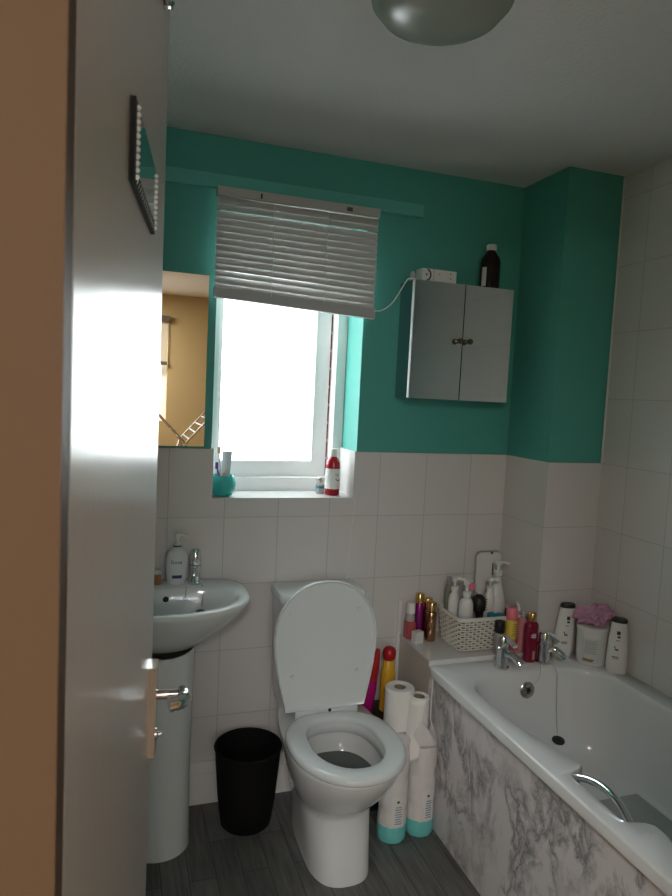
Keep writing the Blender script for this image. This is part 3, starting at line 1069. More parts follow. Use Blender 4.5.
for s_ in (-1, 1):
    x0, x1 = (-hw_, -0.002) if s_ < 0 else (0.002, hw_)
    d = obj('door', boxm(x0, x1, -CD, -CD + 0.015, 0.001, ht - 0.001), M['mirror_soft'], cab, bevel=0.0015)
    bm = lm([(0.009, 0), (0.009, 0.002), (0.004, 0.004), (0.004, 0.016), (0.0095, 0.018), (0.0115, 0.023), (0.0100, 0.027), (0.004, 0.029)], seg=20)
    bm.transform(Matrix.Translation((s_ * 0.021, -CD, 0.223)) @ Matrix.Rotation(PI / 2, 4, 'X'))
    k_ = obj('knob', bm, mat('aged_brass', (0.22, 0.17, 0.10), 0.2, metal=1), d)
    k_['label'] = 'small round brass knob'

# ------------------------------------------------------------------ ceiling lamp
t = thing('ceiling_lamp', 'smoky glass dome lamp flush on the ceiling', 'lamp', (-0.935, -1.083, ZC))
obj('base', lm([(0.158, -0.022), (0.160, -0.018), (0.160, -0.002), (0.156, 0.0)], seg=48), M['chrome_dull'], t)
obj('lamp_shade', lm([(0.002, -0.102), (0.05, -0.101), (0.09, -0.095), (0.125, -0.080), (0.146, -0.055), (0.153, -0.022)], seg=48), M['lamp_glass'], t)

# ------------------------------------------------------------------ bin
t = thing('waste_bin', 'black plastic waste bin on the floor between basin and toilet', 'bin', (-1.081, -0.158, 0))
obj('body', lm([(0.080, 0), (0.086, 0.006), (0.099, 0.10), (0.109, 0.22), (0.112, 0.272), (0.110, 0.272), (0.107, 0.22), (0.096, 0.10), (0.084, 0.012), (0.02, 0.010)], seg=40), M['bin'], t)
obj('rim', tube(B(), [(0.112 * math.cos(2 * PI * k / 40), 0.112 * math.sin(2 * PI * k / 40), 0.273) for k in range(40)], 0.0045, 8, True), M['bin'], t)
t.scale = (1.04, 1.04, 1.04)

# ================================================================== ROLL PACKS
def roll(name, label, loc, r, h, group, tail=False, rz=0.0):
    t = thing(name, label, 'toilet roll', loc, rz, group)
    rc = 0.021
    prof = [(rc, 0.0), (r - 0.004, 0.0), (r, 0.005), (r, h - 0.006), (r - 0.005, h), (rc + 0.003, h), (rc, h - 0.002)]
    bm = lathe(B(), prof, seg=40, cap0=False, cap1=False)
    obj('tissue', bm, M['paper'], t)
    bm = lathe(B(), [(rc, 0.0), (rc, h - 0.004), (rc - 0.002, h - 0.004), (rc - 0.002, 0.0)], seg=28, cap0=False, cap1=False)
    obj('core', bm, M['card_core'], t)
    return t


def pack(label, loc, h, rz, torn=False):
    t = thing('roll_pack', label, 'toilet roll pack', loc, rz, 'film-wrapped toilet roll packs')
    prof = []
    R = 0.0515
    nz = 44
    for i in range(nz + 1):
        z = 0.060 + (h - 0.060) * i / nz
        d = 0.0026 * abs(math.cos(PI * z / 0.112)) ** 8
        prof.append((R - d, z))
    prof += [(R - 0.005, h + 0.008), (R - 0.016, h + 0.013), (0.02, h + 0.014)]
    bm = lathe(B(), prof, seg=48)
    for v in bm.verts:
        a = math.atan2(v.co.y, v.co.x)
        k = 1 + 0.012 * math.sin(7 * a + 40 * v.co.z) + 0.008 * math.sin(13 * a - 70 * v.co.z)
        v.co.x *= k
        v.co.y *= k
    obj('wrapper', bm, M['film'], t)
    if torn:
        rings = []
        for q in range(7):
            f = q / 6
            rr_ = 0.0522 * (1 - f) + 0.0425 * f + 0.004 * math.sin(PI * f)
            z = h - 0.004 + 0.075 * f
            rings.append([(rr_ * (1 + 0.035 * math.sin(5 * a + 3 * f) + 0.02 * math.sin(11 * a)) * math.cos(a) - 0.022 * f, rr_ * (1 + 0.035 * math.sin(5 * a + 3 * f)) * math.sin(a) + 0.004 * f, z + 0.016 * f * math.sin(3 * a + 0.6)) for a in [2 * PI * k / 48 for k in range(48)]])
        o = obj('torn_film', loft(B(), rings, False, False), M['film'], t)
        md = o.modifiers.new('thickness', 'SOLIDIFY')
        md.thickness = 0.0006
    bm = lathe(B(), [(0.03, 0), (0.047, 0.001), (0.0512, 0.008), (0.0522, 0.03), (0.0522, 0.061), (0.0512, 0.0615)], seg=48)
    for v in bm.verts:
        a = math.atan2(v.co.y, v.co.x)
        k = 1 + 0.012 * math.sin(9 * a + 60 * v.co.z)
        v.co.x *= k
        v.co.y *= k
    b = obj('turquoise_band', bm, M['film_teal'], t)
    b['label'] = 'turquoise printed band at the foot'
    lab = B()
    k = 10
    for i in range(k):
        box(lab, -0.022 + 0.044 * i / k, -0.022 + 0.044 * (i + 1) / k, 0, 0.0006, 0.068, 0.175)
    wrap(lab, 0.0532, 0.0532, 0.10)
    l = obj('label', lab, M['white_card'], t)
    rows = [(-0.010 + 0.002 * (q % 2), 0.016 - 0.002 * (q % 3), 0.078 + 0.0085 * q) for q in range(8)]
    obj('print', wrap(bars(rows, 0.0034), 0.0538, 0.0538, 0.10), M['print_blue'], l)
    lab = B()
    for i in range(8):
        box(lab, -0.004 + 0.001 * i, -0.003 + 0.001 * i, -0.0003, 0.0005, 0.153, 0.161)
    obj('print_dot', wrap(lab, 0.0538, 0.0538, 0.10), M['print_dark'], l)
    return t


pack('wrapped toilet roll pack beside the toilet foot, further from the bath panel', (-0.601, -0.364, 0), 0.355, -0.15)
pack('wrapped toilet roll pack against the marble panel with its film torn open at the top', (-0.4905, -0.356, 0), 0.335, 0.0, True)
roll('toilet_roll', 'fat white toilet roll standing on the pack nearer the toilet', (-0.570, -0.305, 0.3695), 0.053, 0.148, 'loose toilet rolls')
tr = roll('toilet_roll', 'thinner toilet roll with a hanging loose end on the pack by the bath panel', (-0.516, -0.352, 0.3495), 0.037, 0.150, 'loose toilet rolls')
# loose end of paper: a curled flap that peels off the roll and hangs to a point
bm = B()
cols = 14
rowsN = 12
grid = []
for j in range(rowsN + 1):
    v_ = j / rowsN
    z = 0.146 - 0.215 * v_
    row = []
    for i in range(cols + 1):
        u_ = i / cols
        a = -PI * 0.98 + u_ * (1.85 - 0.85 * v_)
        if v_ > 0.5:
            a += 0.5 * (v_ - 0.5)
        rr = 0.0395 + 0.010 * v_ * (1 - u_) + 0.022 * max(0, v_ - 0.55) ** 1.0 * 1.4
        row.append((rr * math.cos(a), rr * math.sin(a), z + 0.02 * (u_ - 0.5) * v_))
    grid.append(row)
vv = [[bm.verts.new(q) for q in row] for row in grid]
for j in range(rowsN):
    for i in range(cols):
        bm.faces.new((vv[j][i], vv[j][i + 1], vv[j + 1][i + 1], vv[j + 1][i]))
o = obj('loose_end', bm, M['paper'], tr)
md = o.modifiers.new('thickness', 'SOLIDIFY')
md.thickness = 0.0008

# cleaning things behind the toilet
t = thing('storage_box', 'dark plastic box in the gap behind the toilet roll packs', 'box', (-0.555, -0.135, 0))
rings = [rr3(-0.085, 0.085, -0.085, 0.085, 0.02, 0.0), rr3(-0.092, 0.092, -0.092, 0.092, 0.02, 0.325), rr3(-0.096, 0.096, -0.096, 0.096, 0.02, 0.328), rr3(-0.096, 0.096, -0.096, 0.096, 0.02, 0.340), rr3(-0.09, 0.09, -0.09, 0.09, 0.02, 0.342)]
obj('body', loft(B(), rings), M['black'], t)


# ================================================================== BOTTLES
def bottle(name, label, cat, loc, body, bodym, caps=(), group=None, sx=1, sy=1, e=2.0, rz=0.0, seg=28):
    """caps = [(part name, profile, material)]"""
    t = thing(name, label, cat, loc, rz, group)
    obj('body', lm(body, seg=seg, sx=sx, sy=sy, e=e), bodym, t)
    for nm, pr, m_ in caps:
        obj(nm, lm(pr, seg=seg, sx=sx if nm == 'label_band' else 1, sy=sy if nm == 'label_band' else 1, e=e if nm == 'label_band' else 2), m_, t)
    return t


def round_body(r, h, neck, neck_h, sh=0.02):
    return [(r * 0.9, 0), (r, 0.004), (r, h - sh), (r * 0.93, h - sh * 0.6), (r * 0.75, h - sh * 0.2), (neck, h), (neck, h + neck_h)]


def pump(t, z, sc_=1.0, mt='white_plastic', ang=0.0, collar='white_plastic'):
    obj('collar', lm([(0.013 * sc_, z), (0.013 * sc_, z + 0.014 * sc_), (0.009 * sc_, z + 0.016 * sc_)], seg=20), M[collar], t)
    bm = lm([(0.0045 * sc_, z + 0.014 * sc_), (0.0045 * sc_, z + 0.034 * sc_)], seg=14)
    lathe(bm, [(0.010 * sc_, z + 0.034 * sc_), (0.011 * sc_, z + 0.038 * sc_), (0.010 * sc_, z + 0.046 * sc_), (0.004 * sc_, z + 0.048 * sc_)], seg=16)
    c, s = math.cos(ang), math.sin(ang)
    tube(bm, smooth_pts([(0, 0, z + 0.042 * sc_), (0.018 * sc_ * c, 0.018 * sc_ * s, z + 0.043 * sc_), (0.034 * sc_ * c, 0.034 * sc_ * s, z + 0.038 * sc_)], 4), 0.0048 * sc_, 8)
    obj('pump', bm, M[mt], t)


# basin
t = bottle('soap_dispenser', 'white pump soap bottle standing beside the basin tap', 'soap dispenser', (-1.340, -0.054, 0.8545),
           [(0.027, 0), (0.031, 0.004), (0.0345, 0.025), (0.0375, 0.065), (0.0365, 0.095), (0.030, 0.115), (0.018, 0.126), (0.014, 0.129), (0.014, 0.134)], M['white_plastic'], sx=1.0, sy=0.72)
pump(t, 0.133, 1.0, ang=-0.25)
obj('neck_ring', lm([(0.0142, 0.1335), (0.0142, 0.138)], seg=20), M['rubber'], t)
obj('lettering', wrap(text_bm('Dove', 0.018), 0.0375, 0.0272, -0.1), M['print_navy'], t, loc=(0, 0, 0.082))
obj('print', wrap(bars([(-0.017, 0.017, 0.030), (-0.017, 0.017, 0.034), (-0.017, 0.017, 0.027)], 0.004), 0.0352, 0.0256, 0.0), M['print_navy'], t)
bottle('small_bottle', 'little bottle with an orange-brown side at the basin edge by the door', 'bottle', (-1.405, -0.052, 0.8545),
       [(0.014, 0), (0.015, 0.003), (0.015, 0.030), (0.011, 0.036)], M['orange_br'], [('cap', [(0.0115, 0.037), (0.0115, 0.052), (0.009, 0.054)], M['white_plastic'])])

# window sill
sz_ = WZ0 + 0.0005
t = thing('toothbrush_pot', 'round turquoise pot holding toothbrushes on the window sill', 'pot', (-1.170, 0.060, sz_))
t.scale = (1.12, 1.12, 1.15)
obj('body', lm([(0.022, 0), (0.032, 0.003), (0.041, 0.022), (0.043, 0.040), (0.039, 0.056), (0.033, 0.066), (0.0315, 0.066), (0.037, 0.055), (0.040, 0.040), (0.037, 0.022), (0.028, 0.008), (0.01, 0.006)], seg=36), M['turq_glass'], t)


def toothbrush(label, base, tip, hm, headm):
    b, tp = Vector(base), Vector(tip)
    d = (tp - b)
    t = thing('toothbrush', label, 'toothbrush', b)
    obj('handle', tube(B(), [d * q for q in (0, 0.3, 0.6, 0.8, 1.0)], [0.0045, 0.005, 0.004, 0.0028, 0.004], 8), hm, t)
    bm = boxm(-0.005, 0.005, -0.011, 0.0, -0.012, 0.012)
    obj('bristles', bm, headm, t, loc=d * 0.95)
    return t


toothbrush('toothbrush with a tan head standing tallest in the turquoise pot', (-1.176, 0.066, sz_ + 0.012), (-1.190, 0.056, sz_ + 0.178), M['white_plastic'], M['tan'])
toothbrush('purple handled toothbrush leaning left in the turquoise pot', (-1.170, 0.058, sz_ + 0.012), (-1.199, 0.048, sz_ + 0.118), M['violet'], M['violet'])
toothbrush('orange handled toothbrush leaning at the middle of the turquoise pot', (-1.182, 0.054, sz_ + 0.012), (-1.166, 0.038, sz_ + 0.105), M['orange'], M['white_plastic'])
t = thing('toothpaste_tube', 'pale grey toothpaste tube standing upright in the turquoise pot', 'toothpaste', (-1.160, 0.070, sz_ + 0.014))
bm = loft(B(), [ring(0, 0, 0.02, 0.014, 0.013), ring(0, 0, 0.06, 0.016, 0.011), ring(0.003, 0, 0.11, 0.018, 0.005), ring(0.004, 0, 0.150, 0.019, 0.0012)])
obj('tube', bm, M['soft_blue'], t)
obj('cap', lm([(0.009, 0), (0.010, 0.019)], seg=16), M['white_plastic'], t)

t = bottle('medicine_bottle', 'red bottle with white cap and label at the right end of the sill', 'bottle', (-0.738, 0.066, sz_),
           [(0.026, 0), (0.029, 0.003), (0.029, 0.118), (0.0275, 0.130), (0.022, 0.142), (0.014, 0.150), (0.013, 0.154)], M['red_liquid'],
           [('label_band', [(0.0295, 0.026), (0.0297, 0.027), (0.0297, 0.104), (0.0295, 0.105)], M['white_card']), ('cap', [(0.0165, 0.152), (0.017, 0.154), (0.0165, 0.180), (0.014, 0.183)], M['white_plastic'])])
obj('print_swirl', wrap(tube(B(), [(0.011 * math.cos(q) + 0.004, -0.0002, 0.070 + 0.011 * math.sin(q)) for q in [3.5 + 2.2 * k / 12 for k in range(13)]], 0.0015, 6), 0.0298, 0.0298, 0.3), M['magenta'], t)
obj('print', wrap(bars([(-0.008, 0.014, 0.085), (-0.004, 0.012, 0.080)], 0.002), 0.0298, 0.0298, 0.2), M['print_grey'], t)
bottle('small_jar', 'small clear jar with silver lid behind the red bottle on the sill', 'jar', (-0.778, 0.100, sz_),
       [(0.015, 0), (0.017, 0.003), (0.017, 0.034), (0.013, 0.040)], M['clear'], [('lid', [(0.0145, 0.0405), (0.015, 0.043), (0.015, 0.062), (0.012, 0.064)], M['chrome_dull']), ('label_band', [(0.0173, 0.022), (0.0173, 0.031)], M['teal_pl'])])

# on top of the cabinet
ct = CZ1 + 0.0005
t = thing('medicine_carton', 'small white carton lying on the wall cabinet by the blind cord', 'carton', (-0.415, -0.085, ct), 0.03)
obj('body', boxm(-0.072, 0.072, -0.025, 0.025, 0, 0.046), M['white_card'], t, bevel=0.0008)
bm = tube(B(), [(-0.052 + 0.015 * math.cos(q), -0.0254, 0.023 + 0.019 * math.sin(q)) for q in [-1.5 + 3.0 * k / 14 for k in range(15)]], 0.003, 6)
tube(bm, [(-0.056, -0.0254, 0.020), (-0.052, -0.0254, 0.028)], 0.0025, 6)
obj('print_mark', bm, M['print_dark'], t)
obj('print_line', boxm(-0.024, -0.0225, -0.0256, -0.025, 0.002, 0.044), M['print_grey'], t)
for x, z in ((0.0, 0.030), (0.048, 0.036), (0.048, 0.018)):
    obj('print_dot', sphere(B(), (x, -0.0252, z), 0.0034, sy=0.2, seg=8), M['print_grey'], t)
t = thing('cord_toggle', 'grey plastic cord toggle at the left edge of the cabinet top', 'cord toggle', (-0.508, -0.075, ct))
obj('body', lm([(0.006, 0), (0.011, 0.004), (0.011, 0.028), (0.006, 0.036)], seg=16), M['blind_rail'], t)
t = bottle('brown_bottle', 'dark brown medicine bottle with white cap on the wall cabinet', 'bottle', (-0.176, -0.070, ct),
           [(0.036, 0), (0.039, 0.003), (0.039, 0.104), (0.035, 0.121), (0.022, 0.140), (0.017, 0.146), (0.017, 0.152)], M['brown_glass'],
           [('cap', [(0.0195, 0.150), (0.0195, 0.170), (0.0175, 0.173)], M['white_plastic'])])
lab = B()
for i in range(6):
    box(lab, -0.010 + 0.02 * i / 6, -0.010 + 0.02 * (i + 1) / 6, 0, 0.0005, 0.01, 0.082)
obj('label', wrap(lab, 0.0393, 0.0393, -1.15), M['white_card'], t)

# thin cable down the tiles
o = obj('cable', tube(B(), smooth_pts([(-0.672, -0.0085, 1.146), (-0.671, -0.0085, 1.10), (-0.680, -0.0085, 0.98), (-0.684, -0.0085, 0.86), (-0.690, -0.0085, 0.60), (-0.700, -0.0085, 0.40)], 6), 0.0018, 8), M['cord'])
tag(o, 'thin pale cable running down the tiles from the window sill behind the toilet', 'cable')

# cleaning bottles behind the toilet
bz = 0.3425
bottle('cleaner_bottle', 'yellow cleaner bottle with a round red cap behind the toilet rolls', 'bottle', (-0.540, -0.130, bz),
       [(0.026, 0), (0.030, 0.004), (0.030, 0.10), (0.028, 0.15), (0.022, 0.192), (0.016, 0.20)], M['yellow_pl'], [('cap', [(0.018, 0.200), (0.024, 0.208), (0.0265, 0.222), (0.025, 0.237), (0.017, 0.248), (0.006, 0.252)], M['red_pl'])], sy=0.8)
t = bottle('cleaner_bottle', 'magenta bottle with a pointed red top between lid and yellow bottle', 'bottle', (-0.622, -0.125, bz),
           [(0.022, 0), (0.024, 0.004), (0.024, 0.09), (0.020, 0.125)], M['magenta'], [('cap', [(0.019, 0.126), (0.019, 0.17), (0.014, 0.21), (0.008, 0.245), (0.004, 0.247)], M['red_pl'])], sy=0.8)
t.rotation_euler = (0, 0.15, 0)

# ------------------------------------------------------------------ on the ledge
LZ = 0.5905
bottle('perfume_bottle', 'squat rose bottle with a clear square cap at the left end of the ledge', 'bottle', (-0.4215, -0.050, LZ),
       [(0.019, 0), (0.020, 0.003), (0.020, 0.064), (0.019, 0.068)], M['pink_liquid'],
       [('shoulder', [(0.0190, 0.0705), (0.018, 0.093), (0.012, 0.101)], M['clear']), ('cap', [(0.0175, 0.1015), (0.018, 0.103), (0.018, 0.142), (0.016, 0.144)], M['white_plastic'])], e=5)
t = thing('small_box', 'small plain white box in front of the purple bottle on the ledge', 'box', (-0.4125, -0.105, LZ), 0.25)
obj('body', boxm(-0.019, 0.019, -0.014, 0.014, 0, 0.046), M['white_card'], t, bevel=0.001)
bottle('spray_bottle', 'slim metallic purple bottle with gold cap on the tiled ledge', 'bottle', (-0.384, -0.050, LZ),
       [(0.015, 0), (0.0165, 0.003), (0.0165, 0.134), (0.014, 0.139)], M['purple_met'], [('cap', [(0.0155, 0.140), (0.018, 0.142), (0.018, 0.176), (0.0155, 0.180)], M['gold'])])
for lab_, x, y in (('bronze bottle with gold cap nearest the basket on the ledge, in front', -0.351, -0.092), ('bronze bottle with gold cap standing behind its twin by the basket', -0.343, -0.042)):
    bottle('lotion_bottle', lab_, 'bottle', (x, y, LZ),
           [(0.019, 0), (0.021, 0.003), (0.021, 0.060), (0.0205, 0.062), (0.0215, 0.064), (0.0215, 0.112), (0.018, 0.118)], M['bronze'],
           [('cap', [(0.0165, 0.119), (0.0185, 0.121), (0.0185, 0.152), (0.016, 0.156)], M['gold']), ('neck_ring', [(0.0170, 0.1175), (0.0170, 0.1195)], M['rubber'])], group='bronze lotion bottles')

# basket
KX0, KX1, KY0, KY1 = -0.303, -0.026, -0.238, -0.060
basket = thing('wicker_basket', 'white woven wicker basket full of toiletries on the ledge', 'basket', ((KX0 + KX1) / 2, (KY0 + KY1) / 2, LZ))
kw, kd = (KX1 - KX0) / 2, (KY1 - KY0) / 2
KH = 0.128


def kring(z, n, off=0.0):
    f = 0.004 + 0.012 * z / KH
    return dense(rrect(-kw - f + 0.012 + off, kw + f - 0.012 - off, -kd - f + 0.012 + off, kd + f - 0.012 - off, 0.02, 6), n)


bm = B()
NS = 52
for r_ in range(13):
    z = 0.006 + r_ * 0.0096
    pts = kring(z, NS * 4)
    cx_ = []
    for i, q in enumerate(pts):
        nn = (Vector((q.x, q.y))).normalized()
        a = 2 * PI * i / (NS * 4) * NS / 2 + (PI if r_ % 2 else 0)
        w_ = 0.0030 * math.sin(a)
        cx_.append((q.x + nn.x * w_, q.y + nn.y * w_, z))
    tube(bm, cx_, 0.0031, 6, True)
for i in range(NS):
    p0 = kring(0.0, NS)[i]
    p1 = kring(KH, NS)[i]
    tube(bm, [(p0.x, p0.y, 0.002), (p1.x, p1.y, KH - 0.004)], 0.0020, 5)
obj('weave', bm, M['wicker'], basket)
bm = B()
for z, rr_ in ((KH - 0.004, 0.0052), (KH + 0.002, 0.0045)):
    tube(bm, [(q.x, q.y, z) for q in kring(KH, 80)], rr_, 7, True)
obj('rim', bm, M['wicker'], basket)
obj('shade_lining', loft(B(), [[(q.x, q.y, zz) for q in kring(zz, 80, 0.0085)] for zz in (0.003, KH - 0.006)] + [[(q.x, q.y, zz) for q in kring(zz, 80, 0.010)] for zz in (KH - 0.006, 0.006)]), M['wicker_shade'], basket)  # dark sheet added inside so the weave gaps look shaded

# toiletries in the basket
kb = LZ + 0.0065
GB = 'pump bottles in the basket'


def pumpb(label, x, y, h, r, ang, mt='white_plastic', sc_=1.0, body=None, sy=0.8):
    t = bottle('pump_bottle', label, 'bottle', (x, y, kb), body or round_body(r, h, 0.012, 0.008, 0.03), M[mt], group=GB, sy=sy)
    pump(t, h + 0.007, sc_, ang=ang)
    return t


pumpb('white pump bottle at the back left corner of the basket', -0.276, -0.130, 0.196, 0.022, -0.4, sc_=1.15)
t = pumpb('white pump bottle with a pink flower at the front left of the basket', -0.252, -0.184, 0.190, 0.029, 0.6, sc_=1.25)
bm = B()
for k in range(5):
    a = 2 * PI * k / 5
    sphere(bm, (0.012 + 0.009 * math.cos(a), -0.014, 0.236 + 0.009 * math.sin(a)), 0.008, sy=0.4, seg=10)
obj('flower', bm, M['pink'], t)
obj('label', lm([(0.0293, 0.06), (0.0293, 0.125)], seg=28, sy=0.8), M['soft_blue'], t)
pumpb('white pump bottle in the middle of the basket, right of the dark brush', -0.130, -0.152, 0.197, 0.022, -1.0, sc_=1.1)
pumpb('tall white cone-shouldered pump bottle at the right end of the basket', -0.070, -0.110, 0.244, 0.038, -0.3, sc_=1.25,
      body=[(0.036, 0), (0.038, 0.004), (0.039, 0.12), (0.035, 0.155), (0.023, 0.198), (0.015, 0.230), (0.012, 0.246)])
t = thing('shampoo_bottle', 'grey-green bottle standing against the tiles at the back left of the basket', 'bottle', (-0.274, -0.082, kb))
obj('body', lm([(0.014, 0), (0.016, 0.004), (0.016, 0.19), (0.012, 0.21), (0.008, 0.215)], seg=22), mat('grey_green_plastic', (0.22, 0.23, 0.19), 0.35), t)
obj('cap', lm([(0.0085, 0.215), (0.0085, 0.243), (0.006, 0.245)], seg=16), M['print_grey'], t)
t = thing('hair_brush', 'round black hair brush standing bristles up in the basket', 'hair brush', (-0.182, -0.160, kb + 0.012))
obj('handle', lm([(0.009, 0), (0.010, 0.004), (0.008, 0.09), (0.010, 0.108)], seg=16), M['black'], t)
bm = lm([(0.010, 0.108), (0.026, 0.118), (0.028, 0.14), (0.026, 0.165), (0.014, 0.178), (0.004, 0.180)], seg=24)
br_ = obj('brush_head', bm, M['black'], t)
bm = B()
for k in range(60):
    a = k * 2.39996
    z = 0.116 + 0.055 * (k / 60)
    tube(bm, [(0.024 * math.cos(a), 0.024 * math.sin(a), z), (0.033 * math.cos(a), 0.033 * math.sin(a), z + 0.002)], 0.0012, 5)
obj('bristles', bm, M['black'], br_)
for lab_, x, y, h in (('teal bottle lying low at the left of the basket, only its top showing', -0.232, -0.140, 0.128), ('round teal cap showing at the front middle of the basket', -0.150, -0.206, 0.132), ('broad teal bottle showing low at the right of the basket', -0.100, -0.185, 0.120)):
    t = bottle('shower_gel', lab_, 'bottle', (x, y, kb), [(0.015, 0), (0.018, 0.004), (0.018, h - 0.034), (0.012, h - 0.024)], M['teal_pl'],
               [('cap', [(0.0165, h - 0.0235), (0.0175, h - 0.020), (0.0165, h - 0.004), (0.010, h)], M['teal_pl'])], group='teal bottles in the basket')
t = thing('makeup_sponge_bag', 'dusky pink pouch pushed between brush and pump bottle', 'pouch', (-0.165, -0.105, kb))
bm = sphere(B(), (0, 0, 0.11), 0.04, 0.62, 0.5, 1.85, 20)
for v in bm.verts:
    v.co += Vector((random.uniform(-1, 1), random.uniform(-1, 1), random.uniform(-1, 1))) * 0.002
    v.co.z = max(v.co.z, 0.0)
obj('fabric', bm, mat('dusky_pink_cloth', (0.45, 0.28, 0.27), 0.8), t)
# razor leaning out of the basket's right end
t = thing('razor', 'pink and white razor sticking up at the right end of the basket', 'razor', (-0.050, -0.205, kb))
obj('handle', tube(B(), [(0, 0, 0.004), (0.004, -0.004, 0.08), (0.010, -0.010, 0.150)], [0.004, 0.005, 0.0042], 10), M['pink'], t)
obj('head', boxm(-0.017, 0.017, -0.006, 0.006, -0.004, 0.006), M['white_plastic'], t, loc=(0.011, -0.011, 0.154), rot=(0.3, 1.2, 0))

# white rounded tray leaning behind the basket
t = thing('tray', 'white rounded tray leaning on the tiles behind the basket', 'tray', (-0.064, -0.024, LZ), 0)
pts = rrect(-0.057, 0.057, 0.0, 0.330, 0.022, 6)
bm = prism(B(), pts, -0.010, 0.0)
obj('body', bm, M['white_plastic'], t, bevel=0.002, rot=(-0.02, 0, 0))
o = obj('edge', tube(B(), [(x * 1.0, 0.0015, z + 0.002) for x, z in pts], 0.0035, 7, True), M['print_grey'], t, rot=(-0.02, 0, 0))
obj('slot', boxm(0.016, 0.021, -0.0115, -0.0095, 0.235, 0.285), M['print_dark'], t, rot=(-0.02, 0, 0))
obj('notch', boxm(0.006, 0.016, -0.0115, -0.006, 0.3235, 0.331), M['print_dark'], t, rot=(-0.02, 0, 0))

# ------------------------------------------------------------------ between the taps and on the bath rim
RZ = BZ + 0.0005
bottle('nail_polish_bottle', 'black capped bottle behind the left bath tap', 'bottle', (-0.146, -0.262, LZ),
       [(0.019, 0), (0.021, 0.003), (0.021, 0.07), (0.016, 0.080)], M['clear'], [('cap', [(0.018, 0.0805), (0.019, 0.083), (0.019, 0.122), (0.017, 0.125)], M['black'])])
t = bottle('deodorant_can', 'pink topped yellow and coral spray can behind the left bath tap', 'can', (-0.092, -0.258, LZ),
           [(0.021, 0), (0.0225, 0.004), (0.0225, 0.052), (0.0223, 0.054)], mat('coral_print', (0.70, 0.20, 0.20), 0.35),
           [('yellow_band', [(0.0225, 0.054), (0.0225, 0.122), (0.0205, 0.126)], M['lemon']), ('cap', [(0.0215, 0.1265), (0.0225, 0.129), (0.0225, 0.162), (0.017, 0.172), (0.006, 0.174)], M['pink'])])
obj('print', wrap(bars([(-0.008, 0.006 + 0.004 * (q % 3), 0.070 + 0.0085 * q) for q in range(6)], 0.0028), 0.0227, 0.0227, 0.0), mat('olive_print', (0.28, 0.22, 0.05), 0.5), t)
bottle('body_mist', 'pale pink translucent bottle behind the berry red bottle', 'bottle', (-0.046, -0.262, LZ),
       round_body(0.020, 0.130, 0.008, 0.004, 0.02), M['pink_pale'], [('cap', [(0.009, 0.134), (0.009, 0.150), (0.007, 0.152)], M['clear'])])
t = bottle('shower_bottle', 'berry red bottle with gold cap standing between the bath taps', 'bottle', (-0.056, -0.336, RZ),
           [(0.022, 0), (0.025, 0.004), (0.0260, 0.126), (0.0245, 0.144), (0.018, 0.152), (0.013, 0.155)], M['berry'],
           [('cap', [(0.0145, 0.1555), (0.0155, 0.158), (0.0150, 0.183), (0.012, 0.187)], M['gold'])], sy=0.75, e=2.6)
lab = B()
for i in range(8):
    box(lab, -0.013 + 0.026 * i / 8, -0.013 + 0.026 * (i + 1) / 8, 0, 0.0005, 0.094, 0.112)
l = obj('label', wrap(lab, 0.0258, 0.0195, -0.15), M['lilac'], t)
obj('print', wrap(bars([(-0.011, 0.010, 0.099), (-0.009, 0.011, 0.106)], 0.003), 0.0263, 0.0200, -0.15), M['white_card'], l)
lab = B()
for i in range(4):
    box(lab, -0.005 + 0.01 * i / 4, -0.005 + 0.01 * (i + 1) / 4, 0, 0.0005, 0.012, 0.044)
obj('foot_label', wrap(lab, 0.0258, 0.0195, 0.1), mat('tan_label', (0.45, 0.25, 0.20), 0.4), t)


def toiletry(label, x, y, rz, tilt_, s=1.0):
    t = thing('shampoo_bottle', label, 'bottle', (x, y, RZ), rz, 'white bottles with black caps on the bath corner')
    prof = [(0.033, 0), (0.037, 0.005), (0.0378, 0.03), (0.0368, 0.08), (0.034, 0.13), (0.0305, 0.17), (0.0280, 0.196)]
    bm = B()
    rings = [ring(tilt_ * z, 0, z * s, r * s, r * s * 0.62, 30, 2.3) for r, z in prof]
    obj('body', loft(bm, rings), M['white_plastic'], t)
    rings = [ring(tilt_ * z, 0, z * s, r * s, r * s * 0.70, 30, 2.2) for r, z in ((0.028, 0.1965), (0.0285, 0.199), (0.0275, 0.208), (0.0250, 0.211))]
    obj('cap', loft(B(), rings), M['black'], t)
    for x0, x1, z, h in ((-0.002, 0.010, 0.158, 0.014), (0.001, 0.011, 0.143, 0.008), (-0.006, 0.013, 0.129, 0.0025), (-0.013, -0.003, 0.100, 0.012), (-0.004, 0.008, 0.094, 0.006), (-0.014, 0.010, 0.066, 0.003), (-0.010, 0.012, 0.060, 0.002)):
        r0 = 0.0382 - max(0, z - 0.05) * 0.064
        k = 4
        sub = B()
        for i in range(k):
            box(sub, x0 + (x1 - x0) * i / k, x0 + (x1 - x0) * (i + 1) / k, -0.0003, 0.0006, (z - h / 2) * s, (z + h / 2) * s)
        wrap(sub, r0 * s, r0 * s * 0.62, -0.12)
        for v in sub.verts:
            v.co.x += tilt_ * z
        obj('print', sub, M['print_dark'], t)
    return t


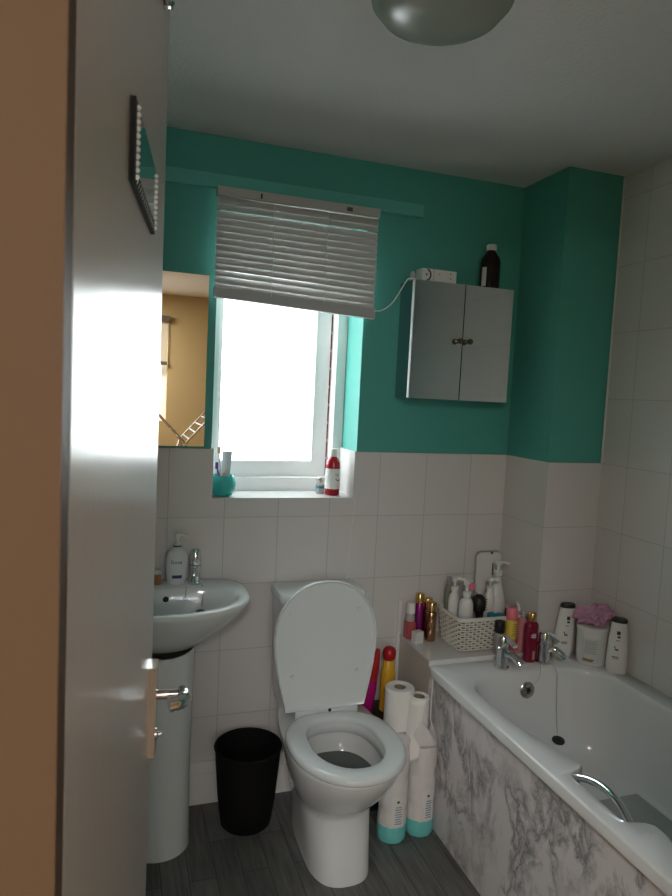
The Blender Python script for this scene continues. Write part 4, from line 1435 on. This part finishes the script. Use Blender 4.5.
toiletry('white black-capped bottle left of the tub, against the tiled boxing', 0.092, -0.326, -0.25, 0.07)
toiletry('white black-capped bottle right of the tub, against the tiled side wall', 0.205, -0.494, -0.75, 0.0, 0.96)
t = thing('plastic_tub', 'round white tub with printed label in the bath corner, pouf on top', 'tub', (0.181, -0.390, RZ))
obj('body', lm([(0.052, 0), (0.056, 0.004), (0.0575, 0.03), (0.0585, 0.130)], seg=40), M['white_plastic'], t)
obj('lid', lm([(0.0605, 0.126), (0.0612, 0.129), (0.0612, 0.140), (0.058, 0.144), (0.02, 0.145)], seg=40), M['white_plastic'], t)
lab = B()
for i in range(14):
    box(lab, -0.045 + 0.068 * i / 14, -0.045 + 0.068 * (i + 1) / 14, 0, 0.0005, 0.012, 0.106)
l = obj('label', wrap(lab, 0.0588, 0.0588, -0.62), mat('pale_grey_label', (0.60, 0.63, 0.63), 0.4), t)
obj('print', wrap(bars([(-0.034 + 0.003 * (q % 2), 0.014 - 0.003 * (q % 3), 0.050 + 0.0065 * q) for q in range(8)], 0.002), 0.0594, 0.0594, -0.62), M['print_grey'], l)
obj('print_band', wrap(bars([(-0.036, 0.004, 0.026), (-0.036, 0.000, 0.021)], 0.006), 0.0594, 0.0594, -0.62), mat('brown_print', (0.30, 0.20, 0.10), 0.5), l)
# mesh pouf
t = thing('bath_pouf', 'crumpled pink mesh bath pouf lying on the white tub', 'bath pouf', (0.186, -0.385, RZ + 0.1455))
t.scale = (0.98, 1.05, 1.2)
bm = B()
bmesh.ops.create_icosphere(bm, subdivisions=5, radius=1.0)
for v in bm.verts:
    d = v.co.normalized()
    th = math.atan2(d.y, d.x)
    k = 1 + 0.14 * math.sin(5 * th + 3 * d.z) + 0.10 * math.sin(11 * th - 7 * d.z) + 0.09 * math.sin(9 * d.z + 2.0 * math.sin(3 * th)) + 0.05 * math.sin(23 * th + 11 * d.z)
    v.co = Vector((min(d.x * 0.074 * k, 0.056), d.y * 0.052 * k, 0.026 + d.z * 0.026 * k + 0.014 * max(0, d.x) * k))
    v.co.z = max(v.co.z, 0.0)
obj('netting', bm, M['pouf'], t)

# ------------------------------------------------------------------ folding airer in the room behind, seen in the mirror
t = thing('clothes_airer', 'silver folding clothes airer in the yellow room seen in the mirror', 'clothes airer', (-1.018, -3.2, 0))
for sy_ in (-0.30, 0.22):
    obj('leg', tube(B(), [(-0.30, sy_, 0.01), (0.0, sy_, 1.09), (0.02, sy_, 1.12)], 0.008, 8), M['chrome_dull'], t)
    obj('leg', tube(B(), [(0.30, sy_ * 0.95, 0.01), (0.0, sy_ * 0.95, 1.09), (-0.02, sy_ * 0.95, 1.12)], 0.008, 8), M['chrome_dull'], t)
    obj('wing_frame', tube(B(), [(0.0, sy_, 1.10), (-0.32, sy_, 1.44)], 0.007, 8), M['chrome_dull'], t)
    obj('wing_frame', tube(B(), [(0.0, sy_ * 0.97, 1.10), (0.30, sy_ * 0.97, 1.44)], 0.007, 8), M['chrome_dull'], t)
for sg in (-1, 1):
    for k in range(6):
        f = (k + 0.6) / 6
        obj('rail', tube(B(), [(sg * 0.30 * f, -0.29, 1.10 + 0.33 * f), (sg * 0.30 * f, 0.21, 1.10 + 0.33 * f)], 0.005, 8), M['white_plastic'], t)
